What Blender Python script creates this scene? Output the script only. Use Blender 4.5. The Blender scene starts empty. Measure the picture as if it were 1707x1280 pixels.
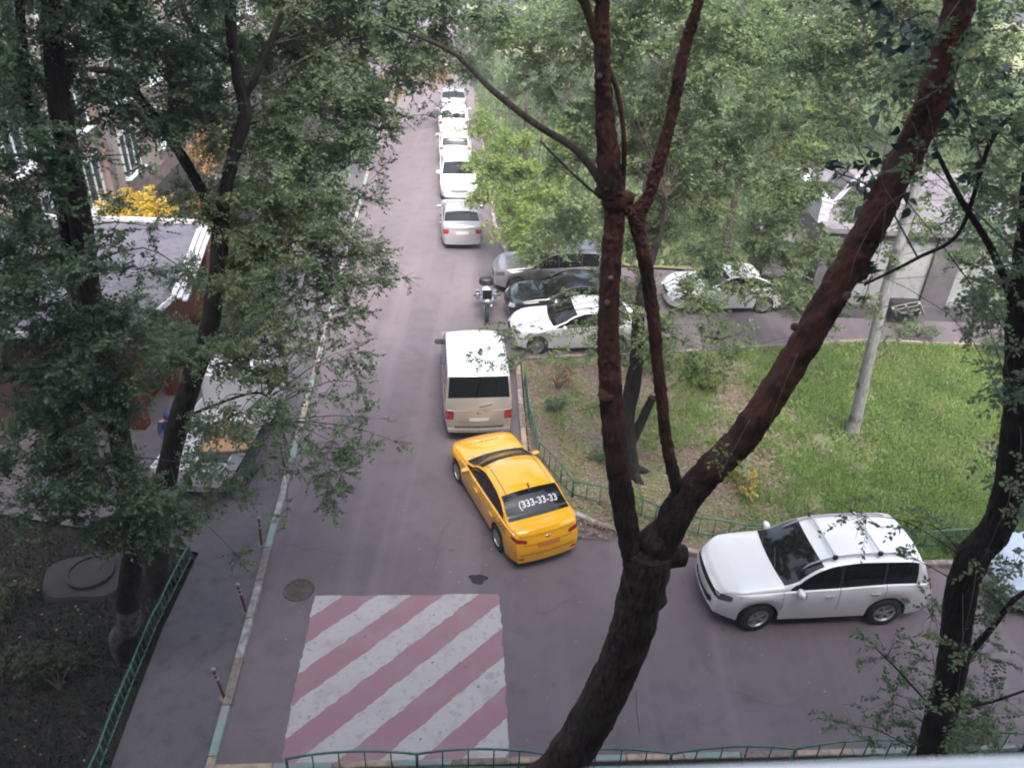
import bpy, bmesh, math, random
import numpy as np
from mathutils import Vector, Matrix, Euler
from mathutils.bvhtree import BVHTree
from mathutils import noise as mnoise

# ------------------------------------------------------------------ camera
S = bpy.context.scene
COL = S.collection
PITCH, ROLL, FPX, CH = math.radians(32.0), math.radians(2.2), 1340.0, 13.0
CR = Matrix.Rotation(math.radians(90) - PITCH, 3, 'X') @ Matrix.Rotation(ROLL, 3, 'Z')
CL = Vector((0, 0, CH))
cd = bpy.data.cameras.new('camera')
cam = bpy.data.objects.new('camera', cd)
COL.objects.link(cam)
cam.matrix_world = Matrix.Translation(CL) @ CR.to_4x4()
cd.sensor_width = 36
cd.lens = 36 * FPX / 1707
cd.clip_start = 0.05
cd.clip_end = 1000
cd.dof.use_dof = True
cd.dof.focus_distance = 19
cd.dof.aperture_fstop = 3.2
S.camera = cam

# ------------------------------------------------------------------ light
SUN_EL, SUN_AZ = math.radians(56), math.radians(168)
w = bpy.data.worlds.new('World'); S.world = w
w.use_nodes = True
wn, wl = w.node_tree.nodes, w.node_tree.links
bg = wn['Background']
sky = wn.new('ShaderNodeTexSky')
sky.sky_type = 'NISHITA'; sky.sun_disc = False
sky.sun_elevation = SUN_EL; sky.sun_rotation = SUN_AZ
sky.dust_density = 5; sky.air_density = 1.0; sky.ozone_density = 1.0
hs = wn.new('ShaderNodeHueSaturation'); hs.inputs['Saturation'].default_value = 0.6
wl.new(sky.outputs[0], hs.inputs['Color']); wl.new(hs.outputs[0], bg.inputs[0])
bg.inputs[1].default_value = 0.15
sd = bpy.data.lights.new('sun', 'SUN'); sd.energy = 1.4; sd.angle = math.radians(38); sd.color = (1, .965, .94)
so = bpy.data.objects.new('sun', sd); COL.objects.link(so)
so.rotation_euler = (math.radians(90) - SUN_EL, 0, -SUN_AZ + math.pi)
S.view_settings.view_transform = 'Standard'
S.view_settings.look = 'None'
S.view_settings.exposure = 2.15
S.view_settings.gamma = 1
S.render.engine = 'CYCLES'
S.cycles.filter_width = 1.9

# ------------------------------------------------------------------ helpers
def ray(px, py):
    return CR @ Vector(((px - 853.5) / FPX, -(py - 640) / FPX, -1))
def PH(px, py, h=0.0):
    d = ray(px, py); t = (h - CH) / d.z
    return CL + d * t
def PD(px, py, z): return CL + ray(px, py) * z
def PY(px, py, Y):
    d = ray(px, py); return CL + d * (Y / d.y)
def lin(c):
    return tuple((x / 12.92 if x <= .04045 else ((x + .055) / 1.055) ** 2.4) for x in c)

def tag(o, label=None, cat=None, group=None, kind=None):
    if label: o['label'] = label
    if cat: o['category'] = cat
    if group: o['group'] = group
    if kind: o['kind'] = kind
    return o
def empty(name, loc=(0, 0, 0), rz=0):
    o = bpy.data.objects.new(name, None); COL.objects.link(o)
    o.location = loc; o.rotation_euler = (0, 0, rz); return o
def link(name, me, mats, parent=None, smooth=False, sharp=None):
    o = bpy.data.objects.new(name, me); COL.objects.link(o)
    for m in (mats if isinstance(mats, (list, tuple)) else [mats]): me.materials.append(m)
    if smooth or sharp:
        me.polygons.foreach_set('use_smooth', [True] * len(me.polygons))
        if sharp: me.set_sharp_from_angle(angle=math.radians(sharp))
    if parent: o.parent = parent
    return o
def copy_tree(o, parent=None):
    c = o.copy(); COL.objects.link(c)
    if parent: c.parent = parent
    for ch in list(o.children): copy_tree(ch, c)
    return c

class MB:
    """collects verts / faces with material indices"""
    def __init__(s): s.v, s.f, s.m = [], [], []
    def add(s, vs, fs, mi=0):
        n = len(s.v); s.v += [tuple(x) for x in vs]
        s.f += [tuple(i + n for i in f) for f in fs]; s.m += [mi] * len(fs); return s
    def box(s, c, d, rot=None, mi=0, taper=1.0):
        c = Vector(c); vs = []
        for z in (-1, 1):
            k = taper if z > 0 else 1
            for x, y in ((-1, -1), (1, -1), (1, 1), (-1, 1)):
                p = Vector((x * d[0] / 2 * k, y * d[1] / 2 * k, z * d[2] / 2))
                if rot is not None: p = rot @ p
                vs.append(c + p)
        s.add(vs, [(3, 2, 1, 0), (4, 5, 6, 7), (0, 1, 5, 4), (1, 2, 6, 5), (2, 3, 7, 6), (3, 0, 4, 7)], mi); return s
    def bar(s, a, b, wd, th, up=(0, 0, 1), mi=0):
        a, b = Vector(a), Vector(b); d = b - a; L = d.length
        x = d.normalized(); z = Vector(up); y = z.cross(x).normalized(); z = x.cross(y)
        R = Matrix((x, y, z)).transposed()
        return s.box((a + b) / 2, (L, wd, th), R, mi)
    def tube(s, pts, rad, n=8, mi=0, cap=True, wob=0, seed=0, rough=0):
        pts = [Vector(p) for p in pts]
        if not isinstance(rad, (list, tuple)): rad = [rad] * len(pts)
        rg = random.Random(seed); ph = [rg.random() * 6.28 for _ in range(6)]
        x = None; vs = []
        for i, p in enumerate(pts):
            t = (pts[min(i + 1, len(pts) - 1)] - pts[max(i - 1, 0)]).normalized()
            if x is None:
                x = t.orthogonal().normalized()
            else:
                x = (x - t * x.dot(t)).normalized()
            y = t.cross(x)
            for k in range(n):
                a = 2 * math.pi * k / n
                r = rad[i]
                if wob:
                    r *= 1 + wob * (math.sin(2 * a + ph[0] + i * .35) + .7 * math.sin(3 * a + ph[1] - i * .5) + .6 * math.sin(5 * a + ph[2] + i * .9) * .7 + .5 * math.sin(i * 1.3 + ph[3]))
                u = x * math.cos(a) + y * math.sin(a)
                if rough:   # furrowed bark: noise stretched along the stem, plus lumps
                    q = u * rad[i]
                    al = i * .11
                    f = mnoise.noise(Vector((math.cos(a) * rad[i] * 26, math.sin(a) * rad[i] * 26, al * 1.6 + seed * 9)))
                    f2 = mnoise.noise(Vector((math.cos(a) * rad[i] * 60, math.sin(a) * rad[i] * 60, al * 5 + seed * 5)))
                    g_ = mnoise.noise(Vector((math.cos(a) * 1.2, math.sin(a) * 1.2, al * .9 + seed * 3)))
                    r += rough * (abs(f) * 1.5 - .3 + f2 * .5) + g_ * rad[i] * .10
                vs.append(p + u * r)
        fs = []
        for i in range(len(pts) - 1):
            for k in range(n):
                a, b = i * n + k, i * n + (k + 1) % n
                fs.append((a, b, b + n, a + n))
        if cap:
            fs.append(tuple(range(n))[::-1]); fs.append(tuple(range((len(pts) - 1) * n, len(pts) * n)))
        s.add(vs, fs, mi); return s
    def lathe(s, prof, n=24, M=None, mi=0):
        vs = []
        for r, z in prof:
            for k in range(n):
                a = 2 * math.pi * k / n
                p = Vector((r * math.cos(a), r * math.sin(a), z)); vs.append(M @ p if M else p)
        fs = []
        for i in range(len(prof) - 1):
            for k in range(n):
                a, b = i * n + k, i * n + (k + 1) % n
                fs.append((a, b, b + n, a + n))
        s.add(vs, fs, mi); return s
    def ell(s, c, d, n=12, mi=0, rot=None, p=1.0):
        prof = []
        for i in range(n // 2 + 1):
            a = -math.pi / 2 + math.pi * i / (n // 2)
            prof.append((max(abs(math.cos(a)) ** p, 1e-4), math.copysign(abs(math.sin(a)) ** p, math.sin(a))))
        M = Matrix.Translation(Vector(c)) @ ((rot.to_4x4()) if rot is not None else Matrix.Identity(4)) @ Matrix.Diagonal((d[0] / 2, d[1] / 2, d[2] / 2, 1))
        s.lathe(prof, n, M, mi); return s
    def me(s, name):
        m = bpy.data.meshes.new(name); m.from_pydata(s.v, [], s.f)
        if any(s.m): m.polygons.foreach_set('material_index', s.m)
        m.update(); return m
    def build(s, name, mats, parent=None, smooth=False, sharp=None, bevel=0):
        m = s.me(name)
        if bevel:
            b = bmesh.new(); b.from_mesh(m)
            bmesh.ops.bevel(b, geom=[e for e in b.edges if len(e.link_faces) == 2 and e.calc_face_angle(0) > .6], offset=bevel, segments=2, affect='EDGES')
            b.to_mesh(m); b.free()
        return link(name, m, mats, parent, smooth, sharp)

def spline(pts, rad, per=6):
    """catmull-rom through points with radii"""
    P = [Vector(p) for p in pts]; out, ro = [], []
    if not isinstance(rad, (list, tuple)): rad = [rad] * len(P)
    for i in range(len(P) - 1):
        p0, p1, p2, p3 = P[max(i - 1, 0)], P[i], P[i + 1], P[min(i + 2, len(P) - 1)]
        for k in range(per):
            t = k / per
            out.append(.5 * ((2 * p1) + (p2 - p0) * t + (2 * p0 - 5 * p1 + 4 * p2 - p3) * t * t + (3 * p1 - p0 - 3 * p2 + p3) * t ** 3))
            ro.append(rad[i] * (1 - t) + rad[i + 1] * t)
    out.append(P[-1]); ro.append(rad[-1]); return out, ro

# ------------------------------------------------------------------ materials
MATS = {}
def mat(name, col, rough=.6, metal=0, spec=.5, coat=0, noise=None, bump=0, bscale=30, emit=None):
    """col: linear rgb; noise: (scale, colour2, contrast) mixes in a second colour"""
    if name in MATS: return MATS[name]
    m = bpy.data.materials.new(name); m.use_nodes = True
    n, l = m.node_tree.nodes, m.node_tree.links
    b = n['Principled BSDF']
    b.inputs['Base Color'].default_value = (*col, 1)
    b.inputs['Roughness'].default_value = rough
    b.inputs['Metallic'].default_value = metal
    b.inputs['Specular IOR Level'].default_value = spec
    if coat:
        b.inputs['Coat Weight'].default_value = coat; b.inputs['Coat Roughness'].default_value = .04
    if noise or bump:
        tc = n.new('ShaderNodeTexCoord')
    if noise:
        sc, c2, ct = noise
        t = n.new('ShaderNodeTexNoise'); t.inputs['Scale'].default_value = sc; t.inputs['Detail'].default_value = 8
        l.new(tc.outputs['Object'], t.inputs['Vector'])
        r = n.new('ShaderNodeValToRGB'); r.color_ramp.elements[0].position = .5 - ct; r.color_ramp.elements[1].position = .5 + ct
        r.color_ramp.elements[0].color = (*col, 1); r.color_ramp.elements[1].color = (*c2, 1)
        l.new(t.outputs[0], r.inputs[0]); l.new(r.outputs[0], b.inputs['Base Color'])
    if bump:
        t = n.new('ShaderNodeTexNoise'); t.inputs['Scale'].default_value = bscale; t.inputs['Detail'].default_value = 6
        l.new(tc.outputs['Object'], t.inputs['Vector'])
        bp = n.new('ShaderNodeBump'); bp.inputs['Strength'].default_value = bump; bp.inputs['Distance'].default_value = .02
        l.new(t.outputs[0], bp.inputs['Height']); l.new(bp.outputs[0], b.inputs['Normal'])
    MATS[name] = m; return m

def layered(name, layers, rough=.85, bump=.4, bscale=60, vec='Object', stretch=None):
    """layers: first colour, then (scale, lo, hi, colour, detail) noise masks mixed over it"""
    m = bpy.data.materials.new(name); m.use_nodes = True
    n, l = m.node_tree.nodes, m.node_tree.links
    b = n['Principled BSDF']; b.inputs['Roughness'].default_value = rough
    b.inputs['Specular IOR Level'].default_value = .3
    tc = n.new('ShaderNodeTexCoord'); src = tc.outputs[vec]
    if stretch:
        mp = n.new('ShaderNodeMapping'); mp.inputs['Scale'].default_value = stretch
        l.new(src, mp.inputs[0]); src = mp.outputs[0]
    cur = None
    for i, L in enumerate(layers[1:]):
        t = n.new('ShaderNodeTexNoise'); t.inputs['Scale'].default_value = L[0]
        t.inputs['Detail'].default_value = L[4] if len(L) > 4 else 6
        off = n.new('ShaderNodeVectorMath'); off.inputs[1].default_value = (i * 13.7, i * 7.1, i * 3.3)
        l.new(src, off.inputs[0]); l.new(off.outputs[0], t.inputs['Vector'])
        r = n.new('ShaderNodeMapRange'); r.inputs[1].default_value = L[1]; r.inputs[2].default_value = L[2]
        l.new(t.outputs[0], r.inputs[0])
        mx = n.new('ShaderNodeMix'); mx.data_type = 'RGBA'
        l.new(r.outputs[0], mx.inputs[0])
        if cur: l.new(cur, mx.inputs[6])
        else: mx.inputs[6].default_value = (*layers[0], 1)
        mx.inputs[7].default_value = (*L[3], 1); cur = mx.outputs[2]
    l.new(cur, b.inputs['Base Color'])
    if bump:
        t = n.new('ShaderNodeTexNoise'); t.inputs['Scale'].default_value = bscale; t.inputs['Detail'].default_value = 5
        l.new(src, t.inputs['Vector'])
        bp = n.new('ShaderNodeBump'); bp.inputs['Strength'].default_value = bump; bp.inputs['Distance'].default_value = .03
        l.new(t.outputs[0], bp.inputs['Height']); l.new(bp.outputs[0], b.inputs['Normal'])
    return m

def leafmat(name, cols, trans=.35, rough=.5):
    """cols: four linear colours picked per leaf, clump noise shifts the pick"""
    m = bpy.data.materials.new(name); m.use_nodes = True
    n, l = m.node_tree.nodes, m.node_tree.links
    b = n['Principled BSDF']; out = n['Material Output']
    g = n.new('ShaderNodeNewGeometry'); tc = n.new('ShaderNodeTexCoord')
    t = n.new('ShaderNodeTexNoise'); t.inputs['Scale'].default_value = .55; t.inputs['Detail'].default_value = 3
    l.new(tc.outputs['Object'], t.inputs['Vector'])
    a = n.new('ShaderNodeMath'); a.operation = 'MULTIPLY_ADD'; a.inputs[1].default_value = .55
    l.new(g.outputs['Random Per Island'], a.inputs[0])
    mr = n.new('ShaderNodeMapRange'); mr.inputs[1].default_value = .3; mr.inputs[2].default_value = .7; mr.inputs[3].default_value = 0; mr.inputs[4].default_value = .45
    l.new(t.outputs[0], mr.inputs[0]); l.new(mr.outputs[0], a.inputs[2])
    r = n.new('ShaderNodeValToRGB'); e = r.color_ramp.elements
    e[0].color = (*cols[0], 1); e[1].color = (*cols[-1], 1); e[1].position = 1
    for i, c in enumerate(cols[1:-1]):
        x = e.new((i + 1) / (len(cols) - 1)); x.color = (*c, 1)
    l.new(a.outputs[0], r.inputs[0]); l.new(r.outputs[0], b.inputs['Base Color'])
    b.inputs['Roughness'].default_value = rough; b.inputs['Specular IOR Level'].default_value = .35
    tr = n.new('ShaderNodeBsdfTranslucent'); l.new(r.outputs[0], tr.inputs[0])
    mx = n.new('ShaderNodeMixShader'); mx.inputs[0].default_value = trans
    l.new(b.outputs[0], mx.inputs[1]); l.new(tr.outputs[0], mx.inputs[2]); l.new(mx.outputs[0], out.inputs[0])
    return m
def barkmat(name, c1, c2, c3=None, zlo=None, zhi=None):
    m = bpy.data.materials.new(name); m.use_nodes = True
    n, l = m.node_tree.nodes, m.node_tree.links
    b = n['Principled BSDF']; b.inputs['Roughness'].default_value = .9; b.inputs['Specular IOR Level'].default_value = .2
    tc = n.new('ShaderNodeTexCoord'); mp = n.new('ShaderNodeMapping'); mp.inputs['Scale'].default_value = (1, 1, .22)
    l.new(tc.outputs['Object'], mp.inputs[0])
    t = n.new('ShaderNodeTexNoise'); t.inputs['Scale'].default_value = 26; t.inputs['Detail'].default_value = 9; t.inputs['Roughness'].default_value = .65
    l.new(mp.outputs[0], t.inputs['Vector'])
    r = n.new('ShaderNodeValToRGB'); r.color_ramp.elements[0].position = .35; r.color_ramp.elements[1].position = .65
    r.color_ramp.elements[0].color = (*c1, 1); r.color_ramp.elements[1].color = (*c2, 1)
    l.new(t.outputs[0], r.inputs[0]); cur = r.outputs[0]
    def patches(cur, sc, lo, hi, c, seed_):
        t3 = n.new('ShaderNodeTexNoise'); t3.inputs['Scale'].default_value = sc; t3.inputs['Detail'].default_value = 7
        of = n.new('ShaderNodeVectorMath'); of.inputs[1].default_value = (seed_, seed_ * 2, seed_ * 3); l.new(tc.outputs['Object'], of.inputs[0]); l.new(of.outputs[0], t3.inputs['Vector'])
        mr_ = n.new('ShaderNodeMapRange'); mr_.inputs[1].default_value = lo; mr_.inputs[2].default_value = hi; mr_.inputs[4].default_value = .75; l.new(t3.outputs[0], mr_.inputs[0])
        k = n.new('ShaderNodeMix'); k.data_type = 'RGBA'; l.new(mr_.outputs[0], k.inputs[0]); l.new(cur, k.inputs[6]); k.inputs[7].default_value = (*c, 1); return k.outputs[2]
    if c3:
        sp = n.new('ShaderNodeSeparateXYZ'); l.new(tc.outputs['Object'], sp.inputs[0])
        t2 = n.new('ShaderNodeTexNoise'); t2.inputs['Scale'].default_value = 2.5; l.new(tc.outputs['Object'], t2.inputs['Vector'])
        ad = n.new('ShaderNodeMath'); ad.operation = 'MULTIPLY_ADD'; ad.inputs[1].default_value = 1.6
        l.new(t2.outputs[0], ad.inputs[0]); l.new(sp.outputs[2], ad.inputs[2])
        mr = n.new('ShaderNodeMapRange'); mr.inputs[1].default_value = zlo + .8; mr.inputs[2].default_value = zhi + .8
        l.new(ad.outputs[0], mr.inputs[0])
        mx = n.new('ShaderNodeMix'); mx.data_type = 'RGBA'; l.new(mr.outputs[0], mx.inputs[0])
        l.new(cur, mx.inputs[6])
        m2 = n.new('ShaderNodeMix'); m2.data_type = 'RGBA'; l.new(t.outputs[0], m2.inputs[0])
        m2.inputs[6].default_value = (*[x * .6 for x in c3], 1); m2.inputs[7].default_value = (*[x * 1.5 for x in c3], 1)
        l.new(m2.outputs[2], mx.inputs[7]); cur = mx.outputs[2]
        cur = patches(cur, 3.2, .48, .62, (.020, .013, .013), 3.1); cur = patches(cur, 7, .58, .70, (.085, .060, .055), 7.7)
    cur = patches(cur, 2.1, .55, .68, (.040, .046, .034), 12.3)
    l.new(cur, b.inputs['Base Color'])
    bp = n.new('ShaderNodeBump'); bp.inputs['Strength'].default_value = 1.0; bp.inputs['Distance'].default_value = .03
    l.new(t.outputs[0], bp.inputs['Height']); l.new(bp.outputs[0], b.inputs['Normal'])
    return m
# ------------------------------------------------------------------ colours
C_WHITE = (.72, .74, .76)
m_asph = layered('asphalt', [(.128, .104, .116), (.35, .35, .65, (.160, .130, .146)), (2.2, .5, .75, (.112, .092, .103)), (9, .55, .72, (.142, .117, .130)),
                             (160, .45, .7, (.075, .066, .074)), (70, .66, .72, (.3, .27, .25))], rough=.8, bump=.35, bscale=220)
def road_wear(m):
    n, l = m.node_tree.nodes, m.node_tree.links; b = n['Principled BSDF']; tc = [x for x in n if x.type == 'TEX_COORD'][0]
    src = b.inputs['Base Color'].links[0].from_socket
    nz = n.new('ShaderNodeTexNoise'); nz.inputs['Scale'].default_value = 1.5; nz.inputs['Detail'].default_value = 6; l.new(tc.outputs['Object'], nz.inputs['Vector'])
    wv = n.new('ShaderNodeMix'); wv.data_type = 'VECTOR'; wv.inputs[0].default_value = .35; l.new(tc.outputs['Object'], wv.inputs[4]); l.new(nz.outputs['Color'], wv.inputs[5])
    vo = n.new('ShaderNodeTexVoronoi'); vo.feature = 'DISTANCE_TO_EDGE'; vo.inputs['Scale'].default_value = .42; l.new(wv.outputs[1], vo.inputs['Vector'])
    cr = n.new('ShaderNodeMapRange'); cr.inputs[1].default_value = .004; cr.inputs[2].default_value = .012; cr.inputs[3].default_value = .16; cr.inputs[4].default_value = 0; l.new(vo.outputs['Distance'], cr.inputs[0])
    br = n.new('ShaderNodeTexNoise'); br.inputs['Scale'].default_value = .5; l.new(tc.outputs['Object'], br.inputs['Vector'])
    bm_ = n.new('ShaderNodeMapRange'); bm_.inputs[1].default_value = .48; bm_.inputs[2].default_value = .56; l.new(br.outputs[0], bm_.inputs[0])
    mu = n.new('ShaderNodeMath'); mu.operation = 'MULTIPLY'; l.new(cr.outputs[0], mu.inputs[0]); l.new(bm_.outputs[0], mu.inputs[1])
    k = n.new('ShaderNodeMix'); k.data_type = 'RGBA'; l.new(mu.outputs[0], k.inputs[0]); l.new(src, k.inputs[6]); k.inputs[7].default_value = (.035, .03, .034, 1)
    mp = n.new('ShaderNodeMapping'); mp.inputs['Rotation'].default_value = (0, 0, math.radians(-5.17)); mp.inputs['Scale'].default_value = (1.3, .05, 1); l.new(tc.outputs['Object'], mp.inputs[0])
    tr = n.new('ShaderNodeTexNoise'); tr.inputs['Scale'].default_value = 1; tr.inputs['Detail'].default_value = 4; l.new(mp.outputs[0], tr.inputs['Vector'])
    tm = n.new('ShaderNodeMapRange'); tm.inputs[1].default_value = .50; tm.inputs[2].default_value = .66; tm.inputs[4].default_value = .5; l.new(tr.outputs[0], tm.inputs[0])
    k2 = n.new('ShaderNodeMix'); k2.data_type = 'RGBA'; l.new(tm.outputs[0], k2.inputs[0]); l.new(k.outputs[2], k2.inputs[6]); k2.inputs[7].default_value = (.185, .152, .17, 1)
    vs_ = n.new('ShaderNodeTexVoronoi'); vs_.inputs['Scale'].default_value = 1.1; l.new(tc.outputs['Object'], vs_.inputs['Vector'])
    sp = n.new('ShaderNodeMapRange'); sp.inputs[1].default_value = .03; sp.inputs[2].default_value = .09; sp.inputs[3].default_value = .5; sp.inputs[4].default_value = 0; l.new(vs_.outputs['Distance'], sp.inputs[0])
    k3 = n.new('ShaderNodeMix'); k3.data_type = 'RGBA'; l.new(sp.outputs[0], k3.inputs[0]); l.new(k2.outputs[2], k3.inputs[6]); k3.inputs[7].default_value = (.07, .06, .068, 1)
    l.new(k3.outputs[2], b.inputs['Base Color'])
road_wear(m_asph)
m_walk = layered('pavement_asphalt', [(.100, .092, .104), (.5, .35, .65, (.135, .12, .13)), (3, .5, .75, (.07, .066, .076)),
                             (140, .45, .7, (.06, .056, .064)), (60, .66, .72, (.24, .22, .2))], rough=.85, bump=.4, bscale=180)
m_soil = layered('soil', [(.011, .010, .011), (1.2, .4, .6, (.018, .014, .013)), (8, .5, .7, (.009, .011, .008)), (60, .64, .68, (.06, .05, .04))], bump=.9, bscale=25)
m_lawn = layered('lawn_soil', [(.15, .18, .07), (.9, .44, .56, (.17, .13, .10)), (5, .5, .65, (.11, .14, .05)), (30, .6, .7, (.24, .20, .14))], bump=1, bscale=30)
m_green = mat('green_paint', lin((.15, .33, .28)), .55, noise=(9, lin((.26, .42, .37)), .15))
m_kteal = mat('kerb_teal_paint', lin((.44, .56, .53)), .8, noise=(6, lin((.50, .49, .49)), .12), bump=.5)
m_kwhite = mat('kerb_white_paint', lin((.62, .60, .60)), .8, noise=(6, lin((.46, .42, .41)), .12), bump=.5)
m_kyel = mat('kerb_yellow_paint', lin((.64, .57, .48)), .8, noise=(6, lin((.50, .45, .42)), .12), bump=.5)
m_kraw = mat('kerb_concrete', lin((.50, .45, .43)), .9, noise=(12, lin((.38, .34, .33)), .15), bump=.5)
m_black = mat('black_rubber', (.012, .012, .013), .7)
m_dark = mat('dark_trim', (.018, .018, .02), .45)

# ------------------------------------------------------------------ ground sheets
def sheet(name, pts, z, m, kind='structure'):
    me = bpy.data.meshes.new(name); bm = bmesh.new()
    vs = [bm.verts.new((p[0], p[1], z)) for p in pts]; f = bm.faces.new(vs)
    f.normal_update()
    if f.normal.z < 0: f.normal_flip()
    bmesh.ops.triangulate(bm, faces=[f]); bm.to_mesh(me); bm.free()
    return tag(link(name, me, m), kind=kind)
RD = Vector((math.sin(math.radians(-5.17)), math.cos(math.radians(5.17)), 0))   # along the road
RN = Vector((RD.y, -RD.x, 0))                                                    # to its right
def kx(y): return -4.10 - (y) * math.tan(math.radians(5.17))                     # left kerb line
sheet('ground', [(-300, -60), (300, -60), (300, 400), (-300, 400)], -.03, m_soil)
lawn_edge = [(.15, 22.0), (.28, 19.5), (.42, 17.2), (.75, 16.0), (1.35, 15.05), (2.1, 14.55), (3.0, 14.2), (4.0, 13.75), (5.5, 13.45), (8.0, 13.5), (11.5, 13.75), (30, 15.0)]
road = [(kx(-40), -40), (kx(8.2), 8.2), (60, 12.6)]
road = [(kx(7.95), 7.95), (60, 12.4), (60, 17)] + lawn_edge[::-1] + [(.9, 22.3), (4.5, 22.9), (12.0, 24.4), (40, 24.2), (40, 26.2), (12, 26.3), (10, 29.6), (-.3, 30.2), (-1.0, 34), (-8.0, 110), (-14.2, 110)]
sheet('road', road, 0, m_asph)
walk = [(kx(-5), -5), (kx(-5) - 1.75, -5), (-6.55, 8), (-6.70, 9.54), (-6.82, 10.95), (-6.85, 13.1), (-9, 13.6), (-14, 14.5), (-30, 15), (-30, 20.5), (-8.9, 21.5), (-8.2, 23.5), (-9.6, 31), (-12.5, 62), (-14, 110), (kx(110), 110)]
sheet('pavement', walk, .06, m_walk)
lawn = [(x + .12, y + .05) for x, y in lawn_edge] + [(30, 24.1), (12.0, 24.3), (4.5, 22.8), (.9, 22.2)]
sheet('lawn', lawn, .09, m_lawn)
sheet('verge', [(-.25, 30.3), (10, 29.7), (9.6, 33.2), (90, 34), (90, 110), (-7.6, 110), (-.95, 34)], .05, m_lawn)
sheet('parking_path', [(-.9, 33.6), (3.2, 33.9), (3.2, 35.0), (-1.0, 34.7)], .058, m_walk)
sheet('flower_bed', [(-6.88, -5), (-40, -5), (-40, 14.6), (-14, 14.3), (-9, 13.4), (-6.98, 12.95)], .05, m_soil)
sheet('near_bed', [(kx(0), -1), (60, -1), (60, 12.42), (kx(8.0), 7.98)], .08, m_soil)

# kerbs, one object per stretch, painted piece by piece
def kerb(name, pts, wd, top, mats, piece=1.0, jit=0, seed=1, start=0):
    b = MB(); rg = random.Random(seed); i = start
    pts = [Vector((p[0], p[1], 0)) for p in pts]
    for a, c in zip(pts, pts[1:]):
        L = (c - a).length; n = max(1, round(L / piece)); d = (c - a) / n
        for k in range(n):
            p, q = a + d * k, a + d * (k + 1); g = (q - p).normalized() * .006
            mid = (p + q) / 2; u = (q - p).normalized(); R = Matrix((u, Vector((-u.y, u.x, 0)), Vector((0, 0, 1)))).transposed()
            b.box((mid.x + rg.uniform(-jit, jit), mid.y, (top - .1) / 2 + rg.uniform(-.006, .006)), ((q - p).length - .012, wd, top + .1), R, i % len(mats)); i += 1
    return tag(b.build(name, mats, bevel=.012), kind='structure')
kerb('left_kerb', [(kx(y) - .05, y) for y in (-4, 110)], .15, .12, [m_kteal, m_kwhite, m_kyel, m_kteal, m_kraw, m_kwhite, m_kwhite, m_kraw, m_kteal, m_kwhite, m_kwhite], 1.02, seed=3, jit=.008, start=2)
kerb('lawn_kerb', [(x, y) for x, y in lawn_edge], .15, .14, [m_kyel, m_kraw, m_kwhite, m_kraw, m_kyel], .95, seed=4)
kerb('lawn_back_kerb', [(.5, 22.25), (4.5, 22.88), (12.0, 24.36), (30, 24.2)], .13, .12, [m_kraw, m_kyel], 1.0, seed=5)
kerb('near_kerb', [(kx(8.2), 8.02), (60, 12.46)], .12, .10, [m_kyel, m_kteal, m_kyel, m_kteal, m_kraw], 1.02, seed=6)
kerb('far_kerb', [(-.35, 30.3), (-1.05, 34), (-7.9, 110)], .15, .12, [m_kwhite, m_kraw, m_kyel], 1.3, seed=7)

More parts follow.
